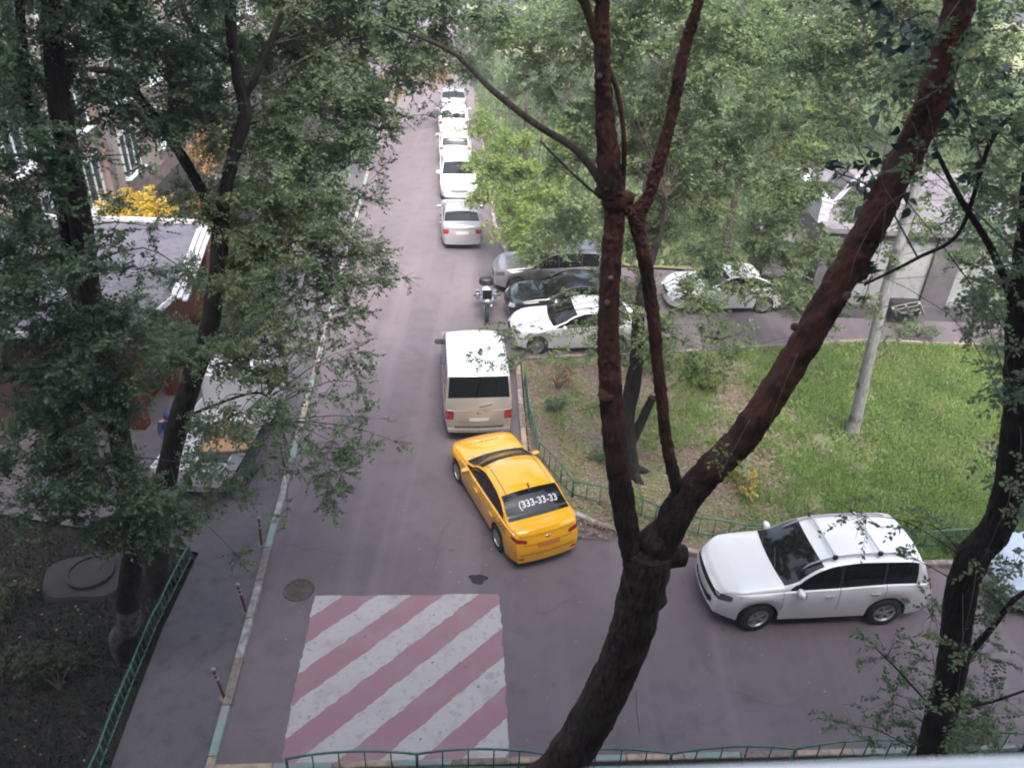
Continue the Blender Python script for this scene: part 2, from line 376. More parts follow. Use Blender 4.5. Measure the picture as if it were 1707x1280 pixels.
# striped crossing
def stripes():
    m = bpy.data.materials.new('crossing_paint'); m.use_nodes = True
    n, l = m.node_tree.nodes, m.node_tree.links; b = n['Principled BSDF']; b.inputs['Roughness'].default_value = .75
    q = [PH(*p) for p in ((514, 1037), (575, 991), (481, 1188), (752, 991))]
    d = (q[3] - q[2]).normalized(); nn = Vector((-d.y, d.x, 0))
    off = [nn.dot(PH(*p)) for p in ((575, 991), (632, 991), (690, 991), (752, 991), (797, 991))]
    per = abs(off[4] - off[0]) / 2
    tc = n.new('ShaderNodeTexCoord')
    nz = n.new('ShaderNodeTexNoise'); nz.inputs['Scale'].default_value = 4; nz.inputs['Detail'].default_value = 5
    l.new(tc.outputs['Object'], nz.inputs['Vector'])
    dt = n.new('ShaderNodeVectorMath'); dt.operation = 'DOT_PRODUCT'; dt.inputs[1].default_value = tuple(nn / per)
    l.new(tc.outputs['Object'], dt.inputs[0])
    a = n.new('ShaderNodeMath'); a.operation = 'MULTIPLY_ADD'; a.inputs[1].default_value = .12
    l.new(nz.outputs[0], a.inputs[0]); l.new(dt.outputs['Value'], a.inputs[2])
    s_ = n.new('ShaderNodeMath'); s_.operation = 'SUBTRACT'; s_.inputs[1].default_value = off[0] / per + .06 - 10
    l.new(a.outputs[0], s_.inputs[0])
    fr = n.new('ShaderNodeMath'); fr.operation = 'FRACT'; l.new(s_.outputs[0], fr.inputs[0])
    gt = n.new('ShaderNodeMath'); gt.operation = 'GREATER_THAN'; gt.inputs[1].default_value = .5; l.new(fr.outputs[0], gt.inputs[0])
    mx = n.new('ShaderNodeMix'); mx.data_type = 'RGBA'; l.new(gt.outputs[0], mx.inputs[0])
    # off decreases to the right: the band right of boundary 0 is red
    mx.inputs[6].default_value = (.34, .325, .33, 1); mx.inputs[7].default_value = (.235, .125, .15, 1)
    cur = mx.outputs[2]
    for sc, lo, hi, c in ((1.6, .5, .72, (.24, .19, .20)), (7, .56, .70, (.18, .165, .175)), (3.1, .62, .70, (.16, .14, .15)), (55, .56, .75, (.14, .12, .125))):
        t = n.new('ShaderNodeTexNoise'); t.inputs['Scale'].default_value = sc; t.inputs['Detail'].default_value = 6
        l.new(tc.outputs['Object'], t.inputs['Vector'])
        r = n.new('ShaderNodeMapRange'); r.inputs[1].default_value = lo; r.inputs[2].default_value = hi; r.inputs[4].default_value = .5
        l.new(t.outputs[0], r.inputs[0])
        k = n.new('ShaderNodeMix'); k.data_type = 'RGBA'; l.new(r.outputs[0], k.inputs[0]); l.new(cur, k.inputs[6]); k.inputs[7].default_value = (*c, 1); cur = k.outputs[2]
    l.new(cur, b.inputs['Base Color'])
    return m
rg = random.Random(9)
cw = [(525, 993), (832, 990), (838, 1060), (843, 1150), (849, 1268), (470, 1275), (482, 1190), (503, 1095)]
cwp = [PH(*p) for p in cw]; ed = []
for a, b_ in zip(cwp, cwp[1:] + cwp[:1]):
    for k in range(12): ed.append(a.lerp(b_, k / 12) + Vector((rg.uniform(-.022, .022), rg.uniform(-.022, .022), 0)))
sheet('road_marking', ed, .004, stripes())
# oily patch beside the crossing
pc = PH(797, 965); pp = []
for k in range(24):
    a = k / 24 * 6.283; r = .2 + .03 * math.sin(3 * a) + .02 * math.sin(5 * a + 1)
    pp.append((pc.x + r * math.cos(a), pc.y + r * .75 * math.sin(a)))
sheet('asphalt_patch', pp, .004, mat('oil_stain', (.030, .026, .031), .95, spec=.1, noise=(20, (.045, .038, .043), .2)))

# ------------------------------------------------------------------ manholes
def manhole(c, r, z, label, rings):
    t = empty('manhole', (c.x, c.y, z)); tag(t, label, 'manhole')
    b = MB(); pr = [(1e-4, .012)]
    for k in range(6):
        pr += [(r * (.15 + k * .12), .012), (r * (.16 + k * .12), .004), (r * (.19 + k * .12), .004), (r * (.2 + k * .12), .012)]
    pr += [(r * .86, .012), (r * .86, 0)]
    b.lathe(pr, 32)
    b.build('cover', rings[0], t, sharp=30)
    b = MB(); b.lathe([(r * .88, 0), (r * .88, .02), (r, .02), (r * 1.03, 0)], 32); b.build('frame_ring', rings[1], t, sharp=30)
    return t
m_iron = mat('cast_iron', (.05, .043, .042), .6, .4, noise=(15, (.12, .10, .09), .2), bump=.6, bscale=50)
m_conc = mat('concrete', lin((.18, .17, .18)), .9, noise=(5, lin((.2, .19, .2)), .2), bump=.6, bscale=20)
manhole(PH(498, 983), .32, .003, 'round ribbed iron manhole cover left of the striped crossing', [m_iron, m_iron])
# concrete well among the plants on the left
g = PH(155, 965)
t = empty('concrete_well', (g.x, g.y, .05)); tag(t, 'round concrete well cover on a rough slab in the dark flower bed', 'well cover')
b = MB(); pl = []
for k in range(28):
    a = k / 28 * 6.283; r = .95 + .12 * math.sin(2 * a + 1) + .07 * math.sin(5 * a); pl.append((r * math.cos(a), r * .85 * math.sin(a)))
b.add([(x, y, -.02) for x, y in pl] + [(x * .93, y * .93, .1) for x, y in pl], [tuple(range(28, 56))] + [(k, (k + 1) % 28, (k + 1) % 28 + 28, k + 28) for k in range(28)])
b.build('slab', m_conc, t)
b = MB(); b.lathe([(.48, .1), (.48, .2), (.42, .22), (.42, .17), (1e-4, .17)], 32); b.build('lid_ring', m_conc, t, sharp=30)

# ------------------------------------------------------------------ fences (arched green rails)
def fence(path, h, label, bay=2.15, bars=4, arch=.1, z0=.08, low=.12, lean=0, r=.02, group='low green fences'):
    P = [Vector((p[0], p[1], z0)) for p in path]
    L = [0]
    for a, c in zip(P, P[1:]): L.append(L[-1] + (c - a).length)
    def at(s):
        for i in range(len(P) - 1):
            if s <= L[i + 1] + 1e-6: return P[i].lerp(P[i + 1], (s - L[i]) / (L[i + 1] - L[i]))
        return P[-1]
    root = empty('fence', P[0]); tag(root, label, 'fence', group)
    nb = max(1, round(L[-1] / bay)); bl = L[-1] / nb
    def mk(name, b): 
        o = b.build(name, m_green, None, smooth=True); o.parent = root; o.matrix_parent_inverse = Matrix.Translation(-P[0])
        return o
    rail, lowr, pk = MB(), MB(), MB()
    for i in range(nb):
        tp = [at((i + k / 10) * bl) + Vector((lean * 0, 0, h + arch * math.sin(math.pi * k / 10) ** .8)) for k in range(11)]
        rail.tube(tp, r, 8); lowr.tube([at((i + k / 4) * bl) + Vector((0, 0, low)) for k in range(5)], r * .8, 6)
        for k in range(1, bars + 1):
            s = (i + k / (bars + 1)) * bl; q = at(s)
            pk = MB(); pk.tube([q + Vector((0, 0, .04)), q + Vector((0, 0, h + arch * math.sin(math.pi * k / (bars + 1)) ** .8))], r * .6, 6); mk('bar', pk)
    mk('top_rail', rail); mk('bottom_rail', lowr)
    for i in range(nb + 1):
        q = at(i * bl); b = MB(); b.tube([q - Vector((0, 0, .1)), q + Vector((0, 0, h + .02))], r * 1.25, 8); mk('post', b)
    return root
nf = [PH(480 - 222 * .0, 1266, .55), PH(1118, 1258, .55), PH(1318, 1250, .55), PH(1700, 1228, .55)]
fence([(-3.50, 7.92), (-1.3, 8.1), (2.93, 8.28), (5.01, 8.45), (9.2, 8.9), (15.8, 9.5)], .5, 'green arched metal fence along the bottom edge in front of the striped crossing', bay=2.14, bars=4, arch=.14)
fence([(.38, 20.6), (.52, 18.6), (.78, 17.0), (1.6, 15.45)], .5, 'green fence curving behind the yellow taxi and the van', bay=1.75, bars=5, z0=.09)
fence([(1.6, 15.45), (3.4, 14.75), (4.4, 14.2), (7.2, 13.95), (11.4, 14.2), (16, 14.6)], .5, 'green fence along the lawn behind the white off-road car', bay=2.0, bars=5, z0=.09)
fence([(-6.60, 6.5), (-6.69, 7.99), (-6.84, 9.54), (-6.93, 10.95), (-6.93, 12.9)], .42, 'low green fence between the dark flower bed and the left pavement', bay=1.6, bars=8, arch=.05, z0=.05, low=.1)
fence([(-8.75, 21.8), (-8.2, 24.2), (-8.9, 28), (-9.3, 31)], .5, 'distant green fence left of the road under the leaning foliage', bay=2.0, bars=5, z0=.05)

# ------------------------------------------------------------------ bollards
m_bred = mat('bollard_maroon', lin((.33, .18, .20)), .55, noise=(20, lin((.42, .30, .32)), .15))
m_bwht = mat('bollard_white_band', lin((.66, .62, .64)), .6)
m_bcap = mat('bollard_cap', lin((.56, .52, .54)), .6)
def bollard(x, y):
    t = empty('bollard', (x, y, .06))
    b = MB(); b.lathe([(.1, 0), (.1, .015), (.05, .02), (.032, .025)], 12); b.build('base', m_kraw, t, sharp=30)
    b = MB(); b.lathe([(.031, .01), (.031, .52), (.031, .52)], 12); b.lathe([(.031, .60), (.031, .66)], 12); b.lathe([(.031, .70), (.031, .80), (.02, .82)], 12); b.build('post', m_bred, t, sharp=30)
    b = MB(); b.lathe([(.0315, .52), (.0315, .60)], 12); b.build('white_band', m_bwht, t, smooth=True); b = MB(); b.lathe([(.0315, .66), (.0315, .70)], 12); b.build('white_band', m_bwht, t, smooth=True)
    b = MB(); b.ell((0, 0, .82), (.085, .085, .07), 12); b.build('knob', m_bcap, t, smooth=True)
    return t
b0 = None
for i, (x, y, lb) in enumerate([(-5.08, 9.42, 'nearest red and white post bollard, low beside the left kerb'), (-5.30, 11.47, 'second nearest red and white post bollard, beside a teal kerb stone left of the manhole'),
                     (-5.53, 13.41, 'post bollard on the left pavement in front of the flatbed truck'), (-5.76, 16.25, 'dark post bollard beside the tan board of the flatbed truck'),
                     (-6.16, 21.61, 'farthest post bollard, half hidden by leaves left of the van')]):
    o = bollard(x, y) if i == 0 else copy_tree(b0); b0 = b0 or o
    o.location = (x, y, .06); o.rotation_euler = (math.radians([2, -2, 1, 0, 3][i]), math.radians([-5, -4, -3, 0, 1][i]), i * 1.3); tag(o, lb, 'bollard', 'post bollards along the left pavement')

# ------------------------------------------------------------------ buildings
m_pink = layered('pink_render', [(.30, .235, .21), (.4, .4, .6, (.34, .28, .255)), (6, .5, .7, (.25, .19, .17))], bump=.2, bscale=40)
m_plinth = layered('brown_plinth', [(.17, .12, .11), (2, .4, .6, (.22, .16, .14))], bump=.3)
m_wfr = mat('white_window_frame', (.5, .52, .53), .4)
m_glass = mat('window_glass', (.03, .045, .05), .06, spec=.8)
m_conc2 = mat('light_concrete', (.42, .42, .43), .9, noise=(3, (.33, .33, .35), .2))
def win(parent, org, u, nrm, wd, ht, mull=2):
    """window with frame, glass and outer sill; org = centre bottom on the wall plane"""
    up = Vector((0, 0, 1)); R = Matrix((u, -nrm, up)).transposed()
    f = MB()
    c = org + up * ht / 2
    for sx in (-1, 1): f.box(c + u * sx * (wd / 2 - .05) + nrm * .02, (.1, .1, ht), R)
    for sz in (-1, 1): f.box(c + up * sz * (ht / 2 - .05) + nrm * .02, (wd - .2, .1, .1), R)
    for k in range(1, mull): f.box(c + u * (wd * k / mull - wd / 2) + nrm * .015, (.07, .08, ht - .2), R)
    fo = f.build('window', m_wfr, parent)
    g_ = MB(); g_.box(c + nrm * .004, (wd - .2, .02, ht - .2), R); g_.build('pane', m_glass, fo)
    s_ = MB(); s_.box(org + nrm * .12 - up * .03, (wd + .16, .3, .05), R); s_.build('sill', m_wfr, fo)
A = PH(215, 355)
t = empty('apartment_building'); tag(t, 'pink rendered building behind the trees at upper left with white windows', 'building')
b = MB(); Rr = Matrix((RD, RN, Vector((0, 0, -1)))).transposed()
def fbox(u0, u1, h0, h1, d0, d1, mi=0):
    c = A + RD * (u0 + u1) / 2 + RN * (d0 + d1) / 2; R = Matrix((RD, -RN, Vector((0, 0, 1)))).transposed()
    b.box((c.x, c.y, (h0 + h1) / 2), (u1 - u0, d1 - d0, h1 - h0), R, mi)
fbox(-22, 46, .7, 15.5, -12, 0); b.build('wall', m_pink, t)
b = MB(); fbox(-22.05, 46.05, -.1, .7, -12, .08); b.build('plinth', m_plinth, t)
b = MB(); fbox(-22.3, 46.3, 15.5, 15.9, -12.3, .45); b.build('roof', m_conc2, t)
b = MB(); fbox(-1.6, -1.2, .7, 15.5, .003, .25); b.build('pilaster', m_plinth, t); b = MB(); fbox(12, 12.4, .7, 15.5, .003, .25); b.build('pilaster', m_plinth, t)
b = MB()
b.tube([A + RD * -1.0 + RN * .2 + Vector((0, 0, 15)), A + RD * -1.0 + RN * .2 + Vector((0, 0, .3))], .07, 8); b.build('downpipe', m_wfr, t, smooth=True)
for j in range(5):
    for k in range(-5, 10):
        win(t, A + RD * (1.6 + k * 4.6) + Vector((0, 0, 1.35 + j * 2.95)), RD, RN, 2.2, 1.9, 3)

# our own house behind the viewpoint: wall and the ledge the picture is taken over
t = empty('apartment_building', (0, -.35, 0)); tag(t, 'tall apartment block whose facade stands right behind the viewpoint', 'building')
m_own = layered('grey_render', [(.17, .16, .155), (.4, .4, .6, (.21, .20, .19))], bump=.2, bscale=40)
b = MB(); Rw = Matrix.Rotation(math.radians(4), 3, 'Z')
b.box(Rw @ Vector((6, -6.2, 12.5)), (90, 12, 26), Rw); o = b.build('wall', m_own, t); o.matrix_parent_inverse = Matrix.Translation((0, .35, 0))
# window ledge
a, c = PD(965, 1290, .62), PD(1760, 1262, .62)
u = (c - a).normalized(); up = Vector((0, 0, 1)); n_ = u.cross(up).normalized()
b = MB(); R = Matrix((u, -n_, u.cross(-n_))).transposed()
bk = -n_ if (-n_).y < 0 else n_
ctr = (a + c) / 2 + u * .25 + bk * .11 - Vector((0, 0, .008))
b.box(ctr, ((c - a).length + .5, .22, .012), R); b.box(ctr - bk * .11 - Vector((0, 0, .012)), ((c - a).length + .5, .012, .036), R)
tag(b.build('window_ledge', mat('ledge_enamel', (.93, .93, .93), .3), bevel=.004), 'white enamelled window ledge crossing the lower right corner', 'window ledge')

# pavilion on the left
m_roofg = layered('roof_felt', [(.085, .085, .11), (.6, .4, .6, (.12, .115, .14)), (5, .5, .7, (.065, .065, .085))], bump=.3, bscale=30)
m_orng = mat('orange_brown_paint', lin((.40, .19, .12)), .8, noise=(6, lin((.30, .14, .10)), .2))
m_dbrick = layered('dark_brick', [(.040, .018, .016), (1.5, .4, .6, (.026, .014, .013)), (14, .5, .6, (.055, .03, .026))], bump=.4)
m_fas = mat('white_fascia_metal', (.30, .30, .33), .45, noise=(8, (.5, .5, .55), .2))
t = empty('pavilion', (-12, 21, 0)); tag(t, 'low pavilion with flat grey roof, white fascia and orange brown corner', 'pavilion')
def pk(b, name, m, par=t, **k):
    o = b.build(name, m, par, **k); o.matrix_parent_inverse = Matrix.Translation((12, -21, 0)); return o
q = [Vector(p) for p in ((-27, 17.0, 0), (-9.55, 17.15, 0), (-9.25, 19.4, 0), (-10.35, 24.7, 0), (-27, 24.5, 0))]
b = MB(); b.add([p + Vector((0, 0, 3.05)) for p in q] + [p + Vector((0, 0, 3.2)) for p in q], [(4, 3, 2, 1, 0), (5, 6, 7, 8, 9)] + [(i, (i + 1) % 5, (i + 1) % 5 + 5, i + 5) for i in range(5)])
pk(b, 'roof', m_roofg)
b = MB()
for k in range(3):
    for a_, c_ in ((q[2], q[3]),):
        s = Vector((.06 + .14 * k, 0.02, 3.26 - .07 * k)); b.bar(a_ + s, c_ + s + Vector((0, .05, 0)), .13, .05)
b.bar(q[3] + Vector((0, .1, 3.27)), q[4] + Vector((0, .1, 3.27)), .22, .1)
b.bar(q[0] + Vector((0, -.05, 3.2)), q[1] + Vector((0, -.05, 3.2)), .06, .14)
b.bar(q[1] + Vector((.05, 0, 3.2)), q[2] + Vector((.05, 0, 3.2)), .06, .14)
pk(b, 'fascia', m_fas)
b = MB(); b.box((-18.8, 20.6, 1.5), (16.6, 6.2, 3.1)); pk(b, 'wall', m_dbrick)
b = MB(); b.box((-10.4, 20.6, 1.52), (.22, 6.24, 3.04)); pk(b, 'side_wall', m_orng)
for x_, y_, s_ in ((-9.75, 19.6, .5), (-10.1, 23.9, .3), (-10.05, 17.8, .35)): b = MB(); b.box((x_, y_, 1.52), (s_, s_, 3.04)); pk(b, 'column', m_orng)
b = MB(); b.box((-13.5, 17.42, 1.1), (1.1, .1, 2.2)); d_ = pk(b, 'door', mat('brown_door', (.06, .035, .03), .6)); 
for k in range(2):
    b = MB()
    cx_ = -16.2 - 2.6 * k
    for sx in (-.75, .75): b.box((cx_ + sx, 17.45, 1.6), (.08, .1, 1.3))
    for sz in (.95, 2.25): b.box((cx_, 17.45, sz), (1.42, .1, .08))
    fo = pk(b, 'window', m_wfr); b = MB(); b.box((cx_, 17.48, 1.6), (1.4, .04, 1.2)); o = b.build('pane', m_glass, fo)
    o.matrix_parent_inverse = Matrix.Identity(4)

# low garage building at the right
m_wp = layered('white_panel', [(.28, .29, .30), (.7, .4, .65, (.23, .235, .24)), (7, .55, .7, (.18, .18, .18))], bump=.15)
m_gp = layered('grey_pilaster', [(.085, .08, .09), (2, .4, .6, (.115, .105, .115))], bump=.2)
m_lil = layered('pale_roof', [(.115, .105, .118), (.35, .4, .6, (.15, .135, .15)), (4, .5, .7, (.09, .082, .092))], bump=.2)
t = empty('garage_building', (17, 29.5, 0)); tag(t, 'low white walled garage building with grey pilasters and a pale flat roof', 'building')
def gk(b, name, m, **k):
    o = b.build(name, m, t, **k); o.matrix_parent_inverse = Matrix.Translation((-17, -29.5, 0)); return o
b = MB(); b.box((20.5, 29.6, 1.62), (19.4, 6.4, 3.16)); gk(b, 'wall', m_wp)
b = MB(); b.box((20.5, 29.6, 3.29), (20.0, 7.0, .16)); gk(b, 'roof', m_lil)
for x in (11.0, 14.95, 18.9, 22.9, 26.9): b = MB(); b.box((x, 26.33, 1.85), (.95, .16, 2.7)); gk(b, 'pilaster', m_gp)
b = MB(); b.box((20.5, 26.3, .28), (19.5, .22, .56)); gk(b, 'plinth', m_gp)
b = MB()
b.add([(11.2, 28.2, 3.37), (12.6, 28.2, 3.37), (12.6, 29.8, 3.37), (11.2, 29.8, 3.37), (11.9, 28.2, 4.5), (11.9, 29.8, 4.5)], [(0, 1, 4), (1, 2, 5, 4), (2, 3, 5), (3, 0, 4, 5)])
d_ = gk(b, 'roof_dormer', m_gp)
b = MB(); b.bar((11.15, 28.12, 3.4), (11.9, 28.12, 4.58), .16, .1); b.bar((12.65, 28.12, 3.4), (11.9, 28.12, 4.58), .16, .1)
b.bar((11.1, 28.2, 3.44), (11.1, 29.8, 3.44), .14, .14); gk(b, 'dormer_trim', m_fas)
b = MB(); b.box((10.55, 28.6, 3.7), (.35, 3.5, .8)); gk(b, 'parapet', m_fas)
b = MB(); b.box((9.6, 27.9, 1.2), (1.5, 2.0, 2.4)); b.box((9.6, 27.9, 2.45), (1.7, 2.2, .1)); tag(b.build('transformer_cabinet', m_gp, bevel=.02), 'grey windowless cabinet hut beside the low garage building', 'cabinet')

# ------------------------------------------------------------------ vehicles
def paint(name, c, metal=0.0, rough=.3):
    return mat(name, c, rough, metal, coat=1, spec=.5)
m_cglass = mat('car_glass', (.005, .006, .007), .03, spec=.55)
m_tyre = mat('tyre', (.014, .014, .015), .8)
m_rim = mat('alloy_rim', (.42, .42, .43), .35, .7)
m_chrome = mat('chrome', (.7, .7, .7), .12, 1)
m_lamp = mat('headlamp', (.55, .57, .6), .08, .5, spec=.9)
m_tail = mat('tail_lamp', (.22, .012, .018), .15, coat=1)
m_plate = mat('number_plate', (.45, .44, .44), .5)
m_under = mat('underbody', (.008, .008, .009), .9)

def pchip(pts, s):
    """monotone piecewise cubic through (s, value) points"""
    n = len(pts)
    if s <= pts[0][0]: return pts[0][1]
    if s >= pts[-1][0]: return pts[-1][1]
    h = [pts[i + 1][0] - pts[i][0] for i in range(n - 1)]; dl = [(pts[i + 1][1] - pts[i][1]) / h[i] for i in range(n - 1)]
    m = [dl[0]] + [0 if dl[i - 1] * dl[i] <= 0 else 2 * dl[i - 1] * dl[i] / (dl[i - 1] + dl[i]) for i in range(1, n - 1)] + [dl[-1]]
    for i in range(n - 1):
        if s <= pts[i + 1][0]:
            t = (s - pts[i][0]) / h[i]
            return (2 * t ** 3 - 3 * t * t + 1) * pts[i][1] + (t ** 3 - 2 * t * t + t) * h[i] * m[i] + (-2 * t ** 3 + 3 * t * t) * pts[i + 1][1] + (t ** 3 - t * t) * h[i] * m[i + 1]

def rim_mesh(r, w_, spokes, wide):
    b = MB()
    b.lathe([(r, -w_ / 2), (r, w_ / 2), (r * .93, w_ / 2), (r * .88, w_ / 2 - .03), (r * .86, -.02), (1e-3, -.03)], 28)
    for k in range(spokes):
        a = k / spokes * 6.283
        for q in (-.5, .5) if wide else (0,):
            p = Vector((math.cos(a + q * .22), math.sin(a + q * .22), 0)); z = Vector((0, 0, w_ / 2 - .03))
            b.bar(p * r * .1 + z, p * r * .92 + z, r * (.13 if wide else .2), .03)
    b.lathe([(r * .2, 0), (r * .2, w_ / 2 - .01), (1e-3, w_ / 2)], 16)
    return b
def tyre_mesh(R, r, w_):
    b = MB(); b.lathe([(r, -w_ / 2 + .01), (r + .02, -w_ / 2), (R - .03, -w_ / 2), (R - .008, -w_ / 2 + .02), (R, -w_ / 2 + .05), (R, w_ / 2 - .05), (R - .008, w_ / 2 - .02), (R - .03, w_ / 2), (r + .02, w_ / 2), (r, w_ / 2 - .01)], 32)
    return b

def car(label, cat, sp, body_mat, loc, rz, group=None, roof_mat=None, detail=True):
    L, W = sp['L'], sp['W']; Rw = sp.get('R', .32); zs = sp.get('sill', .24)
    axf, axr = sp['ax']; top, belt = sp['top'], sp['belt']
    ws0, ws1, rw0, rw1 = sp['glass']          # windscreen start/end, rear window start/end
    tum, glw = sp.get('tum', .27), sp.get('inset', .07)
    arch = Rw + sp.get('gap', .05)
    st = set(round(L * i / 70, 4) for i in range(71))
    for c in (axf, axr):
        for k in range(13): st.add(round(c + arch * math.cos(math.pi * k / 12), 4))
    brk = [ws0, ws1, rw0, rw1] + [x for g in sp['side'] for x in g]
    st = sorted(s for s in st if all(abs(s - b_) > .02 for b_ in brk)); st = sorted(st + sorted(set(brk)))
    seams = sp.get('seams', []) if detail else []
    st = sorted([s for s in st if all(abs(s - q) > .012 for q in seams)] + [q - .006 for q in seams] + [q + .006 for q in seams])
    def hw(s):
        f = max(0, 1 - s / .75); r = max(0, 1 - (L - s) / .6)
        return W / 2 * (1 - sp.get('cf', .20) * f ** 2.2 - sp.get('cr', .13) * r ** 2.4) * (1 - .02 * abs(s / L - .5))
    def endw(z, lo=.3, hi=.62):  # horizontal push of the ends by height
        if z < lo: return -.05 * (lo - z) / .1
        if z < hi: return 0
        return -.10 * min(1, (z - hi) / .3) ** 1.3
    def row(s):
        w_, zt, zb = hw(s), pchip(top, s), pchip(belt, s)
        zl = zs + .05 * max(0, 1 - s / .5) + .06 * max(0, 1 - (L - s) / .5)
        zarch = zl
        for c in (axf, axr):
            if abs(s - c) < arch: zarch = max(zarch, Rw + math.sqrt(arch ** 2 - (s - c) ** 2))
        g = max(zt - zb, .012)
        pts = [(0, zarch if zarch > zl + .01 else zl), (w_ - .30, zarch), (w_ - .05, zarch), (w_ - .012, zarch + .33 * (zb - zarch)), (w_, zarch + .62 * (zb - zarch)), (w_ - .008, zarch + .86 * (zb - zarch)), (w_ - .035, zb)]
        near = min(abs(s - axf), abs(s - axr))
        if near < arch + .12:   # flared arches
            k = .018 * (1 - near / (arch + .12)); pts = [(y + (k if 2 <= i <= 4 else 0), z) for i, (y, z) in enumerate(pts)]
        gw = w_ - glw
        ze = zb + (g - sp.get('crown', .10) if g > .3 else g * (.55 if g < .15 else .62))
        ye = gw - tum * (ze - zb)
        pts += [(gw + .0, zb + .012), ((gw + ye) / 2 + .02, (zb + ze) / 2), (ye + .01, ze)]
        pts += [(ye - .035, ze + min(.03, g * .2))]
        z3 = ze + min(.03, g * .2)
        for q in (.72, .38, 0):
            y = (ye - .035) * q; pts.append((y, zt - (zt - z3) * q ** 2.2))
        out = []
        for i, (y, z) in enumerate(pts):
            x = s
            fr, rr = max(0, 1 - s / .5), max(0, 1 - (L - s) / .5)
            yy = abs(y) / (W / 2)
            e = endw(z)
            if s < .5: x += -e * fr - (0 if i < 2 else .0) + sp.get('bowf', .16) * fr * yy ** 2 * (.6 if i > 6 else 1)
            if L - s < .5: x -= -e * rr * sp.get('re', 1) + .07 * rr * yy ** 2
            if i >= 9:
                def bump_(a, b_):
                    if s <= a - .25 or s >= b_ + .25: return 0
                    return min(1, (s - a + .25) / .25, (b_ + .25 - s) / .25)
                x += .10 * yy ** 2 * bump_(ws0, ws1) - .06 * yy ** 2 * bump_(rw0, rw1)
            out.append((L / 2 - x, y, z))
        return out
    rows = [row(s) for s in st]; NP = len(rows[0])
    verts, idx = [], []
    for r in rows:
        left = [len(verts) + i for i in range(NP)]; verts += r
        right = []
        for i, (x, y, z) in enumerate(r):
            if i in (0, NP - 1): right.append(left[i])
            else: right.append(len(verts)); verts.append((x, -y, z))
        idx.append((left, right))
    parts = {'body': [], 'windscreen': [], 'rear_window': [], 'dark': [], 'under': [], 'seam': [], 'roof': []}
    sides = [[] for _ in range(2 * len(sp['side']))]
    for k in range(len(st) - 1):
        s0, s1 = st[k], st[k + 1]; sm = (s0 + s1) / 2
        g = pchip(top, sm) - pchip(belt, sm)
        for sd in (0, 1):
            a, b_ = idx[k][sd], idx[k + 1][sd]
            for i in range(NP - 1):
                f = (a[i], a[i + 1], b_[i + 1], b_[i]) if sd else (a[i + 1], a[i], b_[i], b_[i + 1])
                key = 'body'
                if i < 2: key = 'under'
                elif i == 2 and sp.get('cladding'): key = 'dark'
                elif any(abs(sm - q) < .006 for q in seams) and 2 < i < 7: key = 'seam'
                elif i in (7, 8):
                    for j, (p, q) in enumerate(sp['side']):
                        if p <= sm <= q and g > .06: key = ('s', 2 * j + sd)
                    if key == 'body' and sp['side'][0][0] < sm < sp['side'][-1][0]: key = 'seam'
                elif i >= 10 and ws0 <= sm <= ws1: key = 'windscreen'
                elif i >= 10 and rw0 <= sm <= rw1: key = 'rear_window'
                elif i >= 9 and ws1 < sm < rw0: key = 'roof'
                if isinstance(key, tuple): sides[key[1]].append(f)
                else: parts[key].append(f)
    for e, kk in ((0, 0), (1, len(st) - 1)):     # end caps
        l_, r_ = idx[kk]; prev = None
        K = 8
        for i in range(NP):
            a, b_ = l_[i], r_[i]
            line = [a]
            if a != b_:
                va, vb = Vector(verts[a]), Vector(verts[b_])
                for q in range(1, K):
                    t = q / K; p = va.lerp(vb, t); bulge = (.14 if e == 0 else .085) * (1 - (2 * t - 1) ** 2) * (abs(va.y) / (W / 2)) ** 2
                    p.x += bulge if e == 0 else -bulge; line.append(len(verts)); verts.append(tuple(p))
                line.append(b_)
            if prev:
                if len(prev) == 1 or len(line) == 1:
                    one, many = (prev[0], line) if len(prev) == 1 else (line[0], prev)
                    fs = [(one, many[q], many[q + 1]) if (len(prev) == 1) else (many[q + 1], many[q], one) for q in range(len(many) - 1)]
                else: fs = [(prev[q], line[q], line[q + 1], prev[q + 1]) for q in range(len(line) - 1)]
                if e == 0: fs = [f[::-1] for f in fs]
                key = 'under' if i < 2 else ('dark' if i == 3 and sp.get('darkbumper') else 'body')
                parts[key] += fs
            prev = line
    root = empty(cat.replace(' ', '_') if sp.get('name') is None else sp['name'], (loc[0], loc[1], sp.get('z', .0)), rz)
    tag(root, label, cat, group)
    def mk(name, faces, m, off=0, parent=root, th=0):
        used = sorted({i for f in faces for i in f}); mp = {v: i for i, v in enumerate(used)}
        me = bpy.data.meshes.new(name); me.from_pydata([verts[i] for i in used], [], [tuple(mp[i] for i in f) for f in faces]); me.update()
        return link(name, me, m, parent, sharp=38)
    bf = parts['body'] + ([] if roof_mat else parts['roof'])
    me_f = bf + parts['seam'] + parts['dark'] + (parts['roof'] if roof_mat else [])
    body = mk('body', me_f, [body_mat, m_dark, roof_mat or body_mat])
    mi = [0] * len(bf) + [1] * (len(parts['seam']) + len(parts['dark'])) + ([2] * len(parts['roof']) if roof_mat else [])
    body.data.polygons.foreach_set('material_index', mi)
    bmx = bmesh.new(); bmx.from_mesh(body.data); bmesh.ops.recalc_face_normals(bmx, faces=bmx.faces); bmx.to_mesh(body.data); bmx.free()
    body.data.set_sharp_from_angle(angle=math.radians(38))
    mk('underbody', parts['under'], m_under, parent=root)
    mk('windscreen', parts['windscreen'], m_cglass)
    if parts['rear_window']: mk('rear_window', parts['rear_window'], m_cglass)
    for f in sides:
        if f: mk('side_window', f, m_cglass)
    allf = bf + parts['seam'] + parts['dark'] + parts['roof'] + parts['windscreen'] + parts['rear_window'] + [f for g in sides for f in g]
